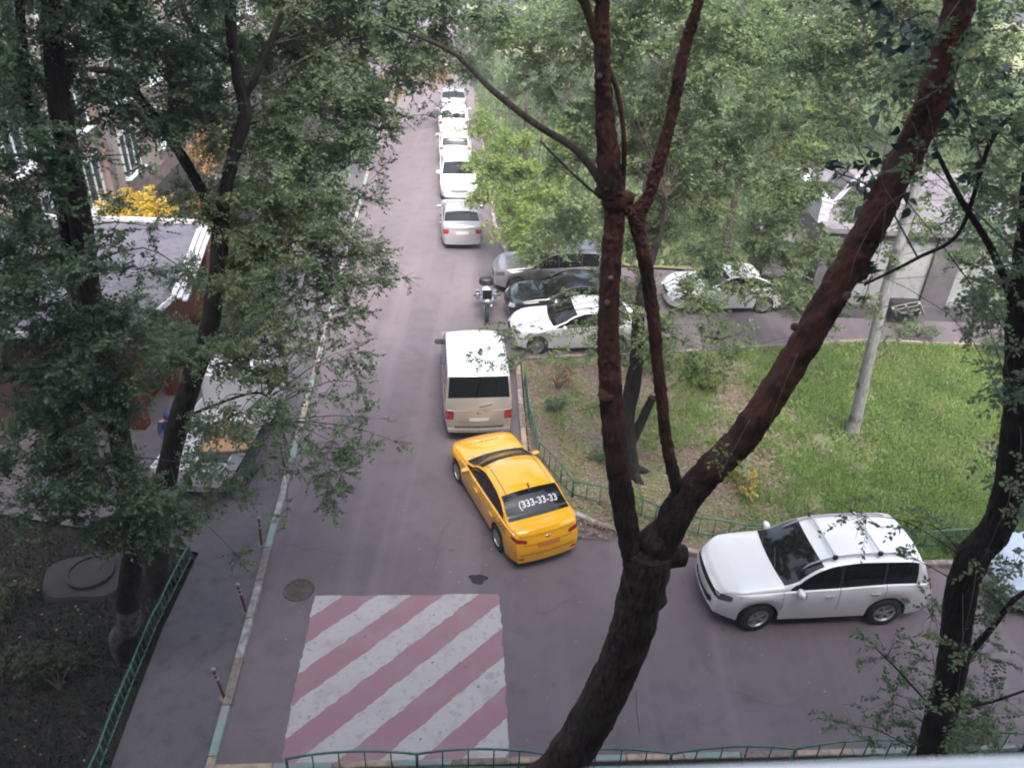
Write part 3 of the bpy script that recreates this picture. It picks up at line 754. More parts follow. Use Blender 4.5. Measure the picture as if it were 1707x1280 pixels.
    bvh = BVHTree.FromPolygons([Vector(v) for v in verts], allf)
    def proj(p, d):
        h = bvh.ray_cast(Vector(p), Vector(d).normalized())
        return h
    def patch(name, corners, d, m, off=.006, n=6, parent=root, rnd=0):
        """quad patch (4 local points) thrown along d on to the body"""
        c = [Vector(x) for x in corners]; vs, ok = [], True
        d = Vector(d).normalized()
        for i in range(n + 1):
            for j in range(n + 1):
                u, v = i / n, j / n
                p = c[0].lerp(c[1], u).lerp(c[3].lerp(c[2], u), v)
                if rnd:
                    cc = (c[0] + c[1] + c[2] + c[3]) / 4; uu, vv = 2 * u - 1, 2 * v - 1
                    k = 1 - rnd * (uu * uu * vv * vv); p = cc + (p - cc) * k
                h = bvh.ray_cast(p - d * .6, d)
                vs.append(((h[0] - d * off) if h[0] else p))
        fs = [(i * (n + 1) + j, (i + 1) * (n + 1) + j, (i + 1) * (n + 1) + j + 1, i * (n + 1) + j + 1) for i in range(n) for j in range(n)]
        b = MB(); b.add(vs, fs); o = b.build(name, m, parent, smooth=True); return o
    # wheels
    tm = tyre_mesh(Rw, Rw * sp.get('rimr', .66), .21).me('wheel'); tm.materials.append(m_tyre)
    rm = rim_mesh(Rw * sp.get('rimr', .66), .2, sp.get('spokes', 5), sp.get('widespoke', True)).me('rim'); rm.materials.append(sp.get('rimmat', m_rim))
    tm.polygons.foreach_set('use_smooth', [True] * len(tm.polygons))
    for c in (axf, axr):
        for sd in (1, -1):
            o = bpy.data.objects.new('wheel', tm); COL.objects.link(o); o.parent = root
            o.location = (L / 2 - c, sd * (W / 2 - .125), Rw); o.rotation_euler = (-sd * math.pi / 2, 0, 0)
            if c == axf: o.rotation_euler = (-sd * math.pi / 2, 0, sp.get('steer', 0))
            r_ = bpy.data.objects.new('rim', rm); COL.objects.link(r_); r_.parent = o
    # lamps: corner quads given as (x_back, z) lists on a diagonal direction
    for sd in (1, -1):
        for key, nm, m, e in (('head', 'headlight', sp.get('headmat', m_lamp), 1), ('tail', 'tail_light', m_tail, -1)):
            for H in sp.get(key, []):
                y0, y1, z0, z1, sk, dy = H      # inner y, outer y, z range, skew, direction's y share
                X = e * (L / 2 - .16)
                pr_ = [(X, sd * y0, z0), (X, sd * y1, z0 + sk), (X, sd * y1, z1 + sk), (X, sd * y0, z1)]
                d = (-e, -sd * dy, 0)
                # start points moved out along the diagonal
                pr_ = [(x, y, z) for x, y, z in pr_]
                patch(nm, pr_, d, m, parent=root, rnd=.12, n=7)
        # mirrors
        xm, zm = L / 2 - ws0 - sp.get('mir', .42), pchip(belt, ws0 + .3) + .06
        b = MB(); ym = sd * (W / 2 + .07)
        b.ell((xm, ym, zm), (.14, .24, .16), 12, p=.6); b.bar((xm, sd * (W / 2 - .1), zm - .05), (xm, ym, zm - .05), .06, .04)
        o = b.build('mirror', sp.get('mirmat', body_mat), root, smooth=True)
        b = MB(); b.box((xm - .068, ym, zm), (.006, .18, .11)); b.build('mirror_glass', m_chrome, o)
        for xh, zh in sp.get('handles', []):
            x = L / 2 - xh
            h = bvh.ray_cast(Vector((x, sd * 2, zh)), Vector((0, -sd, 0)))
            if h[0]:
                b = MB(); y = h[0].y + sd * .022
                b.box((x, y, zh), (.19, .03, .035)); b.build('door_handle', sp.get('hmat', m_chrome), root, bevel=.008)
    return root, patch, bvh, (L, W, top, belt)

def sedan(L=4.4, W=1.73, H=1.47, **k):
    d = dict(L=L, W=W, R=.31, sill=.22, ax=(.84, .84 + L * .59), steer=0,
        top=[(0, .60), (.10, .74), (.5, .90), (1.0, .985), (1.30, 1.02), (2.02, 1.38), (2.5, H), (3.0, H - .02), (3.35, H - .09), (L - .42, 1.09), (L - .22, 1.075), (L - .04, 1.05), (L, .98)],
        belt=[(0, .58), (.10, .70), (.5, .84), (1.2, .90), (2.5, .95), (3.4, .99), (L - .3, 1.01), (L, .93)],
        glass=(1.26, 2.06, 3.28, L - .50), side=[(1.42, 2.42), (2.50, 3.36), (3.40, 3.66)],
        seams=[1.30, 2.46, 3.42], handles=[(2.25, .80), (3.18, .83)],
        head=[(.44, .84, .60, .72, .06, .7)], tail=[(.44, .84, .76, .88, .04, .6)])
    d.update(k); return d

# --- yellow taxi
m_yel = paint('taxi_yellow_paint', (.72, .34, .006), rough=.28)
m_whd = mat('white_decal', (.5, .5, .52), .5)
m_bkd = mat('dark_decal', (.02, .015, .02), .5)
tsp = sedan(4.4, 1.73, 1.47, spokes=7, hmat=m_yel, head=[(.42, .84, .60, .74, .07, .7)], tail=[(.44, .90, .78, .865, .09, .7)], name='taxi')
taxi, tp, tbvh, _ = car('yellow taxi sedan with a phone number across its dark rear window, parked behind the van', 'taxi', tsp, m_yel, (.02, 15.15), math.radians(115.0))
def decal_text(txt, size, bvh, parent, org, ux, uy, d, m, name='lettering', bold=.02, off=.008, skew=0):
    cu = bpy.data.curves.new(name, 'FONT'); cu.body = txt; cu.size = size; cu.offset = bold * size; cu.align_x = 'CENTER'; cu.align_y = 'CENTER'; cu.shear = skew
    cu.resolution_u = 4
    ob = bpy.data.objects.new(name, cu); COL.objects.link(ob)
    me = bpy.data.meshes.new_from_object(ob.evaluated_get(bpy.context.evaluated_depsgraph_get())); bpy.data.objects.remove(ob)
    d = Vector(d).normalized(); org, ux, uy = Vector(org), Vector(ux), Vector(uy)
    for v in me.vertices:
        p = org + ux * v.co.x + uy * v.co.y; h = bvh.ray_cast(p - d * .8, d)
        v.co = (h[0] - d * off) if h[0] else p
    me.materials.clear()
    return link(name, me, m, parent)
decal_text('(333-33-33', .215, tbvh, taxi, (-1.44, -.08, 1.38), (0, -1, 0), (1, 0, 0.35), (.25, 0, -1), m_whd, bold=.02)
# script flourish on the bonnet, small chequers, plate, badge, aerial
b = MB(); rg = random.Random(4)
for k in range(26):
    y = -.36 + k * .029; x = 1.52 + .035 * math.sin(k * 1.9) + .02 * rg.random()
    h = tbvh.ray_cast(Vector((x, y, 3)), Vector((0, 0, -1)))[0]; h2 = tbvh.ray_cast(Vector((x + .05 * math.cos(k * 1.3), y + .03, 3)), Vector((0, 0, -1)))[0]
    b.bar(h + Vector((0, 0, .005)), h2 + Vector((0, 0, .005)), .012, .004)
b.build('bonnet_script', m_bkd, taxi)
for sd in (1, -1):
    b = MB()
    for k in range(7):
        for r_ in range(3):
            if (k + r_) % 2 == 0:
                x, z = -1.35 - .055 * k, .86 + .05 * r_ - .0 * k
                h = tbvh.ray_cast(Vector((x, sd * 2, z)), Vector((0, -sd, 0)))[0]
                if h: b.box(h + Vector((0, sd * .004, 0)), (.045, .004, .04))
    b.build('chequer_marks', m_bkd, taxi)
tp('number_plate', [(-2.3, .27, .66), (-2.3, -.27, .66), (-2.3, -.27, .77), (-2.3, .27, .77)], (1, 0, 0), mat('orange_plate', (.42, .14, .02), .5), off=.012, n=3)
b = MB()
for k in range(8):
    if k in (3,): continue
    b.box((-2.238, .2 - k * .055, .715), (.004, .03, .06 if k % 2 else .05))
b = MB(); h = tbvh.ray_cast(Vector((-4, 0, .86)), Vector((1, 0, 0)))[0]; b.ell(h, (.03, .13, .07), 10); b.build('badge', m_chrome, taxi, smooth=True)
h = tbvh.ray_cast(Vector((-1.02, 0, 3)), Vector((0, 0, -1)))[0]; b = MB(); b.ell(h + Vector((0, 0, .02)), (.14, .045, .10), 10); b.build('aerial', mat('aerial_red', (.25, .06, .02), .4), taxi, smooth=True)
for sd in (1, -1):
    tp('reflector', [(-2.3, sd * .62, .36), (-2.3, sd * .80, .38), (-2.3, sd * .80, .43), (-2.3, sd * .62, .41)], (1, -sd * .4, 0), m_dark, n=3)
    tp('roof_joint', [(1.0, sd * .55, 2), (-1.05, sd * .55, 2), (-1.05, sd * .565, 2), (1.0, sd * .565, 2)], (0, 0, -1), m_dark, off=.003, n=14)
tp('boot_seam', [(-2.3, .60, .74), (-2.3, -.60, .74), (-2.3, -.60, .75), (-2.3, .60, .75)], (1, 0, 0), m_dark, off=.004, n=10)
tp('bumper_crease', [(-2.3, .74, .50), (-2.3, -.74, .50), (-2.3, -.74, .515), (-2.3, .74, .515)], (1, 0, 0), m_dark, off=.004, n=12)

# --- silver van
m_silv = paint('van_silver_paint', (.42, .385, .355), .5, .33)
m_glareroof = paint('van_roof_glare_white', (.55, .55, .55), .1, .3)  # lighter than the body: blown-out light from above put into the paint
H = 1.95
vsp = dict(name='van', L=4.89, W=1.90, R=.33, sill=.26, ax=(.90, 3.90), tum=.13, inset=.03, crown=.07, cf=.16, cr=.07, re=.35,
    top=[(0, .72), (.12, .92), (.6, 1.10), (1.0, 1.20), (1.75, 1.78), (2.1, H - .03), (2.6, H), (4.3, H), (4.46, H - .02), (4.53, H - .07), (4.78, 1.34), (4.85, 1.12), (4.89, 1.0)],
    belt=[(0, .70), (.12, .86), (.7, 1.02), (1.3, 1.08), (4.5, 1.12), (4.80, 1.12), (4.85, 1.05), (4.89, .97)],
    glass=(.98, 1.9, 4.54, 4.78), side=[(1.15, 2.02), (2.12, 3.25), (3.35, 4.4)], seams=[1.1, 2.07, 3.3], handles=[(1.9, .98), (2.25, .98)],
    head=[(.5, .8, .72, .9, .04, .5)], tail=[(.66, .90, .72, .98, .0, .12)], mir=.30, mirmat=m_dark, hmat=m_dark, darkbumper=False)
van, vp, vb, _ = car('silver van with glare-whitened roof and black rear window, seen from behind', 'van', vsp, m_silv, (-1.12, 20.2), math.radians(96.5), roof_mat=m_glareroof)
vp('number_plate', [(-2.5, .26, .68), (-2.5, -.26, .68), (-2.5, -.26, .79), (-2.5, .26, .79)], (1, 0, 0), m_plate, off=.01, n=3)
vp('door_panel', [(-2.5, .60, .66), (-2.5, -.60, .66), (-2.5, -.60, .665), (-2.5, .60, .665)], (1, 0, 0), m_dark, off=.004, n=8)
vp('bumper_step', [(-2.5, .66, .45), (-2.5, -.66, .45), (-2.5, -.66, .53), (-2.5, .66, .53)], (1, 0, 0), mat('grey_plastic', (.07, .07, .08), .6), off=.01, n=8)
h = vb.ray_cast(Vector((-4, 0, .95)), Vector((1, 0, 0)))[0]
b = MB(); M = Matrix.Translation(h) @ Matrix.Rotation(-math.pi / 2, 4, 'Y')
b.lathe([(.05, .0), (.05, .012), (.062, .012), (.062, 0)], 20, M)
for a_, c_ in (((.035, .045), (-.03, .0)), ((-.03, 0), (.02, .0)), ((.035, -.045), (-.03, 0))):
    b.bar(h + Vector((-.01, a_[1], a_[0])), h + Vector((-.01, c_[1], c_[0])), .01, .006)
b.build('badge', m_chrome, van)
b = MB(); b.bar((-2.50, .0, 1.16), (-2.49, -.34, 1.24), .02, .02); b.build('wiper', m_dark, van)
# rear bumper lip
b = MB()
for k in range(12):
    y0, y1 = -.84 + k * .14, -.84 + (k + 1) * .14
    f = lambda y: -2.42 - .06 * (1 - (y / .9) ** 2)
    b.bar((f(y0), y0, .40), (f(y1), y1, .40), .06, .12)
b.build('bumper', m_silv, van, smooth=False, bevel=.015)

# --- white off-road car
m_wht = paint('white_paint', (.66, .66, .68), 0, .3)
H = 1.70
ssp = dict(name='off_road_car', L=4.70, W=1.89, headmat=mat('smoked_headlamp', (.10, .11, .12), .06, .4, spec=.9), R=.365, sill=.30, ax=(.93, 3.66), tum=.26, inset=.07, crown=.09, cf=.26, cr=.14, re=.6, gap=.07, spokes=5, rimr=.63,
    top=[(0, .84), (.10, .97), (.5, 1.09), (1.05, 1.17), (1.32, 1.21), (2.06, 1.61), (2.5, 1.71), (3.0, 1.75), (3.9, 1.73), (4.28, 1.66), (4.56, 1.22), (4.66, 1.06), (4.70, .97)],
    belt=[(0, .81), (.10, .91), (.5, 1.00), (1.2, 1.05), (2.5, 1.10), (3.7, 1.15), (4.4, 1.12), (4.62, 1.0), (4.70, .92)],
    glass=(1.30, 2.10, 4.26, 4.53), side=[(1.50, 2.50), (2.57, 3.42), (3.47, 4.14)], seams=[1.36, 2.535, 3.5], handles=[(2.32, .96), (3.28, .99)],
    head=[(.44, .95, .70, .84, .09, .6)], tail=[(.62, .90, .90, 1.08, .02, .8)], mir=.36, steer=.18)
suv, sp_, sb, _ = car('white off-road car with roof bars beside the lawn, front turned to the big forked tree', 'car', ssp, m_wht, (6.52, 12.58), math.radians(186.0))
m_gr = mat('black_grille', (.008, .008, .009), .25)
sp_('grille', [(2.6, .60, .72), (2.6, -.60, .72), (2.6, -.58, .845), (2.6, .58, .845)], (-1, 0, 0), m_gr, off=.012, n=10, rnd=.1)
sp_('lower_intake', [(2.6, .42, .42), (2.6, -.42, .42), (2.6, -.46, .56), (2.6, .46, .56)], (-1, 0, 0), m_gr, off=.008, n=8)
sp_('number_plate', [(2.6, .26, .56), (2.6, -.26, .56), (2.6, -.26, .67), (2.6, .26, .67)], (-1, 0, 0), m_plate, off=.02, n=2)
for sd in (1, -1):
    sp_('fog_light', [(2.7, sd * .66, .46), (2.7, sd * .84, .46), (2.7, sd * .84, .60), (2.7, sd * .68, .60)], (-1, -sd * .8, 0), m_gr, off=.008, n=4, rnd=.2)
    b = MB(); pts = [Vector((x, sd * .60, sb.ray_cast(Vector((x, sd * .60, 3)), Vector((0, 0, -1)))[0].z + z)) for x, z in ((.55, .0), (.42, .045), (0, .06), (-.6, .06), (-1.2, .06), (-1.5, .045), (-1.65, 0))]
    b.tube(spline(pts, 1, 4)[0], .018, 8); b.build('roof_rail', mat('rail_grey', (.35, .35, .37), .4, .5), suv, smooth=True)
for x in (-.02, -.95):
    z = sb.ray_cast(Vector((x, 0, 3)), Vector((0, 0, -1)))[0].z
    b = MB(); b.bar((x, -.66, z + .07), (x, .66, z + .07), .035, .02); 
    bar_ = b.build('cross_bar', mat('bar_alu', (.5, .5, .5), .35, .6), suv)
    for sd in (1, -1):
        b = MB(); b.box((x, sd * .64, z + .05), (.09, .06, .10)); b.build('bar_foot', m_dark, bar_, bevel=.01)
for y0 in (.35, -.35):
    b = MB(); z0 = sb.ray_cast(Vector((1.02, y0, 3)), Vector((0, 0, -1)))[0]; z1 = sb.ray_cast(Vector((.85, y0 - .5, 3)), Vector((0, 0, -1)))[0]
    b.bar(z0 + Vector((0, 0, .012)), z1 + Vector((0, 0, .02)), .015, .015); b.build('wiper', m_dark, suv)

# --- the other cars
m_sil2 = paint('silver_paint', (.36, .36, .38), .4, .3)
m_brn = paint('taupe_paint', (.30, .28, .295), .5, .3)
m_blk = paint('black_paint', (.012, .013, .020), .2, .22)
m_blu = paint('pale_blue_paint', (.40, .45, .54), .3, .3)
def simple(label, spec, m, loc, deg, group=None, rear=True, **k):
    r, p, bv, _ = car(label, 'car', spec, m, loc, math.radians(deg), group, detail=True, **k)
    L = spec['L']
    for e in (-1, 1):
        X = e * (L / 2 + .1); zz = .72 if e < 0 else .42
        p('number_plate', [(X, .26, zz), (X, -.26, zz), (X, -.26, zz + .11), (X, .26, zz + .11)], (-e, 0, 0), m_plate, off=.012, n=2)
    p('grille', [(L / 2 + .1, .4, .56), (L / 2 + .1, -.4, .56), (L / 2 + .1, -.36, .66), (L / 2 + .1, .36, .66)], (-1, 0, 0), m_gr, off=.01, n=6)
    return r
GP = 'cars parked along the right side of the road'
big_tail = [(.50, .84, .72, .90, .0, .5)]
simple('silver sedan with red tail lights, nearest of the row parked up the road', sedan(4.25, 1.70, 1.44, tail=big_tail, name='car'), m_sil2, (-2.48, 33.1), 96, GP)
def suvspec(L=4.4, W=1.8, H=1.62, **k):
    d = dict(ssp); d.update(name='car', L=L, W=W, ax=(.85, .85 + L * .59), top=[(s * L / 4.7, z * H / 1.70) for s, z in ssp['top']], belt=[(s * L / 4.7, z * (H / 1.70)) for s, z in ssp['belt']],
        glass=tuple(x * L / 4.7 for x in ssp['glass']), side=[(a * L / 4.7, b_ * L / 4.7) for a, b_ in ssp['side']], seams=[x * L / 4.7 for x in ssp['seams']], handles=[(x * L / 4.7, z) for x, z in ssp['handles']], steer=0, R=.34)
    d.update(k); return d
simple('white car facing the viewer, parked right behind the silver sedan', sedan(4.4, 1.78, 1.50, name='car'), m_wht, (-3.05, 38.9), -84, GP)
simple('white hatchback in the distant row, third up the road', suvspec(4.2, 1.75, 1.55), m_wht, (-3.62, 44.2), 95, GP)
simple('white van-like car in the distant row, fourth up the road', suvspec(4.5, 1.80, 1.68), m_wht, (-4.15, 49.6), 95, GP)
simple('pale car at the far end of the row, farthest up the road', sedan(4.3, 1.72, 1.46, name='car'), m_sil2, (-4.6, 55.0), 95, GP)
simple('silver grey car nosed in beyond the black sedan, farthest of the three side by side', suvspec(4.4, 1.8, 1.62), m_brn, (1.28, 28.0), 187, 'cars nosed in beside the road')
simple('black sedan nosed in between the silver grey car and the white sedan', sedan(4.5, 1.78, 1.46, name='car'), m_blk, (1.88, 25.7), 187, 'cars nosed in beside the road')
simple('white sedan nosed in beside the lawn, next to the motorcycle and the fence end', sedan(4.4, 1.74, 1.47, spokes=8, widespoke=False, rimr=.72, name='car'), m_wht, (2.02, 23.65), 187, 'cars nosed in beside the road')
simple('white sedan half hidden by leaves beyond the lawn', sedan(4.5, 1.78, 1.46, name='car'), m_wht, (7.65, 27.0), 186, 'cars beyond the lawn')
simple('pale blue car cut by the right edge of the picture behind the dark leaning trunk', sedan(4.5, 1.78, 1.46, name='car'), m_blu, (12.75, 13.15), 186)
# ------------------------------------------------------------------ motorcycle
t = empty('motorcycle', (-1.0, 25.4, 0), math.radians(-86)); t.scale = (.88, .92, .88); tag(t, 'parked motorcycle with a black top box, in front of the black sedan', 'motorcycle')
m_mb = paint('motorcycle_blue_grey', (.26, .28, .36), .3, .3)
m_seat = mat('motorcycle_seat_pale', (.45, .45, .48), .5)
for x, nm in ((.70, 'front'), (-.66, 'rear')):
    b = tyre_mesh(.31, .22, .13); M = Matrix.Rotation(math.pi / 2, 3, 'X')
    o = b.build('wheel', m_tyre, t, smooth=True); o.location = (x, 0, .31); o.rotation_euler = (math.pi / 2, 0, 0)
    b = rim_mesh(.22, .1, 6, False); b.build('rim', m_rim, o)
b = MB(); b.tube([(.70, .09, .31), (.45, .1, .95)], .025, 8); b.tube([(.70, -.09, .31), (.45, -.1, .95)], .025, 8); b.build('fork', m_chrome, t, smooth=True)
b = MB(); b.ell((.12, 0, .80), (.62, .34, .30), 14); b.ell((.50, 0, .88), (.42, .62, .44), 12); b.ell((.05, 0, .45), (.55, .34, .4), 12); b.build('fairing', m_mb, t, smooth=True)
b = MB(); b.ell((.03, 0, .42), (.45, .3, .4), 12); b.tube([(.0, .18, .3), (-.8, .2, .35)], .05, 8); b.build('engine', m_rim, t, smooth=True)
b = MB(); b.ell((-.36, 0, .86), (.78, .34, .16), 14, p=.7); b.build('seat', m_seat, t, smooth=True)
b = MB(); b.tube([(.38, -.40, 1.02), (.46, -.2, 1.06), (.48, 0, 1.02), (.46, .2, 1.06), (.38, .40, 1.02)], .018, 8); b.tube([(.38, -.4, 1.02), (.35, -.5, 1.0)], .03, 8); b.tube([(.38, .4, 1.02), (.35, .5, 1.0)], .03, 8); b.build('handlebar', m_dark, t, smooth=True)
for sd in (1, -1):
    b = MB(); b.ell((.46, sd * .36, 1.2), (.05, .16, .1), 10); b.tube([(.45, sd * .25, 1.05), (.46, sd * .34, 1.2)], .01, 6); b.build('mirror', m_dark, t, smooth=True)
    b = MB(); b.ell((-.55, sd * .34, .62), (.5, .2, .32), 12, p=.6); b.build('side_box', m_mb, t, smooth=True)
b = MB(); b.ell((.70, 0, .90), (.08, .24, .16), 12); b.build('headlight', m_lamp, t, smooth=True)
b = MB(); b.ell((-.92, 0, 1.02), (.46, .58, .34), 16, p=.6); b.build('top_box', m_dark, t, smooth=True)
b = MB(); b.box((.62, 0, 1.16), (.02, .34, .34), Matrix.Rotation(-.5, 3, 'Y')); b.build('windshield', m_cglass, t, bevel=.005)

# ------------------------------------------------------------------ flatbed truck on the left pavement
tz = math.radians(87); t = empty('flatbed_truck', (-7.35, 16.98, .06), tz); tag(t, 'small white flatbed truck half hidden by the left trees', 'truck')
m_tan = mat('tan_board', lin((.72, .54, .38)), .7, noise=(5, lin((.60, .45, .32)), .2), bump=.2)
m_tw = paint('truck_white', (.5, .5, .53), 0, .4)
# local: +x front (towards the viewer)
b = MB(); prof = [(2.2, .35), (2.25, .8), (2.12, 1.05), (1.72, 1.85), (1.5, 1.95), (.75, 1.95), (.65, 1.85), (.65, .35)]
n_ = len(prof); vs = [(x, -.85, z) for x, z in prof] + [(x, .85, z) for x, z in prof]
b.add(vs, [tuple(range(n_))[::-1], tuple(range(n_, 2 * n_))] + [(i, (i + 1) % n_, (i + 1) % n_ + n_, i + n_) for i in range(n_)]); b.build('cab', m_tw, t, bevel=.05)
b = MB(); b.add([(2.125, -.74, 1.09), (2.125, .74, 1.09), (1.76, .66, 1.80), (1.76, -.66, 1.80)], [(0, 1, 2, 3)]); b.build('windscreen', m_cglass, t)
for sd in (1, -1):
    b = MB(); b.add([(1.95, sd * .854, 1.1), (.9, sd * .854, 1.1), (.9, sd * .854, 1.75), (1.66, sd * .854, 1.75)], [(0, 1, 2, 3)]); b.build('side_window', m_cglass, t)
    b = MB(); b.box((2.24, sd * .6, .68), (.05, .3, .18)); b.build('headlight', m_lamp, t, bevel=.02)
    b = MB(); b.ell((1.95, sd * 1.0, 1.35), (.08, .16, .3), 10, p=.6); b.bar((1.9, sd * .85, 1.3), (1.95, sd * .98, 1.3), .03, .03); b.build('mirror', m_dark, t, smooth=True)
    for x in (1.45, -1.5):
        o = tyre_mesh(.33, .2, .2).build('wheel', m_tyre, t, smooth=True); o.location = (x, sd * .75, .33); o.rotation_euler = (-sd * math.pi / 2, 0, 0)
        rim_mesh(.2, .19, 5, True).build('rim', m_rim, o)
b = MB(); b.box((-.9, 0, .72), (3.0, 1.7, .12)); 
for sd in (1, -1): b.box((-.9, sd * .84, .95), (3.0, .04, .36))
b.box((-2.38, 0, .95), (.04, 1.7, .36)); b.bar((-.1, 0, .5), (-2.3, 0, .5), .7, .16); b.build('bed', m_tw, t)
b = MB(); b.box((2.2, 0, .42), (.14, 1.68, .2)); b.build('bumper', m_dark, t, bevel=.03)
b = MB(); b.box((0, 0, 0), (1.15, 1.0, .05)); o = b.build('board', m_tan, None, bevel=.01)
o.location = (-6.88, 15.75, 1.30); o.rotation_euler = (math.radians(6), 0, math.radians(4)); tag(o, 'tan wooden board lying on the white flatbed truck', 'board')
b = MB(); b.box((0, 0, 0), (.9, .8, .36)); b.box((0, 0, .19), (.94, .84, .03)); o = b.build('crate', mat('grey_crate', (.2, .2, .21), .7, bump=.3), None, bevel=.01); o.location = (-7.05, 15.75, 1.03); tag(o, 'grey crate under the tan board on the flatbed truck', 'crate')

# ------------------------------------------------------------------ wooden pallet by the garage
t = empty('pallet', (13.9, 25.75, .07)); tag(t, 'pale wooden pallet propped on its corner in front of the white garage wall', 'pallet')
m_wd = mat('weathered_wood', lin((.62, .60, .60)), .8, noise=(9, lin((.48, .46, .46)), .2))
R = Matrix.Rotation(math.radians(-52), 3, 'X') @ Matrix.Rotation(math.radians(-34), 3, 'Z')
def pb(nm, c, d):
    b = MB(); b.box(R @ Vector(c) + Vector((0, 0, .52)), d, R); b.build(nm, m_wd, t)
for y in (-.5, -.17, .17, .5): pb('slat', (0, y, .04), (.9, .1, .03)) if abs(y) < .4 else pb('slat', (0, y, .04), (.9, .07, .03))
for x in (-.42, .42, 0): pb('runner', (x, 0, -.02), (.07, 1.06, .09))
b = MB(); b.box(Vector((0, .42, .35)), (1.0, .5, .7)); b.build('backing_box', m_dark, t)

# ------------------------------------------------------------------ people
m_skin = mat('skin', (.42, .22, .16), .6)
def person(label, loc, rz, J, mats_, hair=True, ground=0.0):
    """J: dict of joints in metres, local, facing +x"""
    t = empty('person', (loc[0], loc[1], ground), rz); tag(t, label, 'person')
    order = ['pelvis', 'waist', 'chest', 'neck', 'head', 'crown', 'sl', 'el', 'hl', 'sr', 'er', 'hr', 'pl', 'kl', 'al', 'tl', 'pr', 'kr', 'ar', 'tr']
    edges = [('pelvis', 'waist'), ('waist', 'chest'), ('chest', 'neck'), ('neck', 'head'), ('head', 'crown'), ('chest', 'sl'), ('sl', 'el'), ('el', 'hl'), ('chest', 'sr'), ('sr', 'er'), ('er', 'hr'),
             ('pelvis', 'pl'), ('pl', 'kl'), ('kl', 'al'), ('al', 'tl'), ('pelvis', 'pr'), ('pr', 'kr'), ('kr', 'ar'), ('ar', 'tr')]
    rad = dict(pelvis=.15, waist=.14, chest=.16, neck=.06, head=.095, crown=.085, s=.075, e=.052, h=.034, p=.095, k=.062, a=.042, t=.04)
    me = bpy.data.meshes.new('body'); me.from_pydata([J[k] for k in order], [], [(order.index(a), order.index(c)) for a, c in edges])
    o = bpy.data.objects.new('body', me); COL.objects.link(o); o.parent = t
    m = o.modifiers.new('Skin', 'SKIN'); o.modifiers.new('Sub', 'SUBSURF').levels = 2; o.modifiers['Sub'].render_levels = 2
    for i, k in enumerate(order):
        r = rad.get(k) or rad[k[0]]; sv = me.skin_vertices[0].data[i]; sv.radius = (r, r * (1.0 if k not in ('chest', 'waist', 'pelvis') else .8)); sv.use_root = (i == 0)
    dg = bpy.context.evaluated_depsgraph_get(); dg.update()
    m2 = bpy.data.meshes.new_from_object(o.evaluated_get(dg)); o.modifiers.clear(); o.data = m2
    m2.materials.clear()
    for x in (mats_[0], mats_[1], m_skin, mats_[2]): m2.materials.append(x)
    for p in m2.polygons:
        c = p.center; hd = (c - Vector(J['head'])).length; 
        nk = Vector(J['neck']).z
        hand = min((c - Vector(J['hl'])).length, (c - Vector(J['hr'])).length) < .06
        p.material_index = 2 if (hand or c.z > nk + .0) and (hd < .25 or hand) else (3 if min((c - Vector(J['al'])).length, (c - Vector(J['ar'])).length, (c - Vector(J['tl'])).length, (c - Vector(J['tr'])).length) < .1 else (1 if c.z < Vector(J['pelvis']).z + .02 and min((c - Vector(J['hl'])).length, (c - Vector(J['hr'])).length) > .2 else 0))
        p.use_smooth = True
    hd = Vector(J['head']).lerp(Vector(J['crown']), .6)
    b = MB(); b.ell(hd + Vector((-.025, 0, .03)), (.215, .2, .22), 14); b.build('hair', mats_[3], t, smooth=True)
    f = hd + Vector((.095, 0, -.03))
    b = MB(); b.ell(f + Vector((.015, 0, -.01)), (.04, .03, .05), 8); 
    for s in (-1, 1): b.ell(hd + Vector((0, s * .1, -.03)), (.05, .025, .06), 8)
    b.build('face', m_skin, t, smooth=True)
    for s in (-1, 1):   # fingers
        h = Vector(J['hl' if s > 0 else 'hr']); e = Vector(J['el' if s > 0 else 'er']); d = (h - e).normalized(); b = MB()
        sdv = d.cross(Vector((1, 0, 0))).normalized() if abs(d.x) < .9 else Vector((0, 1, 0))
        b.ell(h + d * .05, (.08, .045, .1), 10)
        for k, l in enumerate((.06, .075, .07, .055)):
            p = h + d * .08 + sdv * (k - 1.5) * .018; b.tube([p, p + d * l * .6, p + d * l + Vector((.015, 0, 0))], [.009, .008, .007], 6)
        b.tube([h + d * .03 + sdv * .03, h + d * .07 + sdv * .055], [.011, .009], 6); b.build('hand', m_skin, t, smooth=True)
    return t
walkJ = dict(pelvis=(0, 0, .92), waist=(.01, 0, 1.08), chest=(.04, 0, 1.32), neck=(.06, 0, 1.48), head=(.08, 0, 1.58), crown=(.09, 0, 1.68),
    sl=(.03, .19, 1.40), el=(-.08, .25, 1.13), hl=(.08, .24, .92), sr=(.03, -.19, 1.40), er=(.10, -.26, 1.15), hr=(.30, -.22, 1.05),
    pl=(0, .10, .88), kl=(.22, .11, .50), al=(.20, .11, .09), tl=(.36, .12, .04), pr=(0, -.10, .88), kr=(-.02, -.10, .48), ar=(-.33, -.10, .12), tr=(-.22, -.11, .04))
mk_ = lambda n, c: mat(n, c, .85)
person('person in dark clothes walking past the white garage wall', (16.0, 25.3), math.radians(20), walkJ, (mk_('dark_jacket', (.02, .02, .028)), mk_('black_trousers', (.008, .008, .01)), m_black, mk_('dark_hair', (.012, .009, .008))), ground=.0)
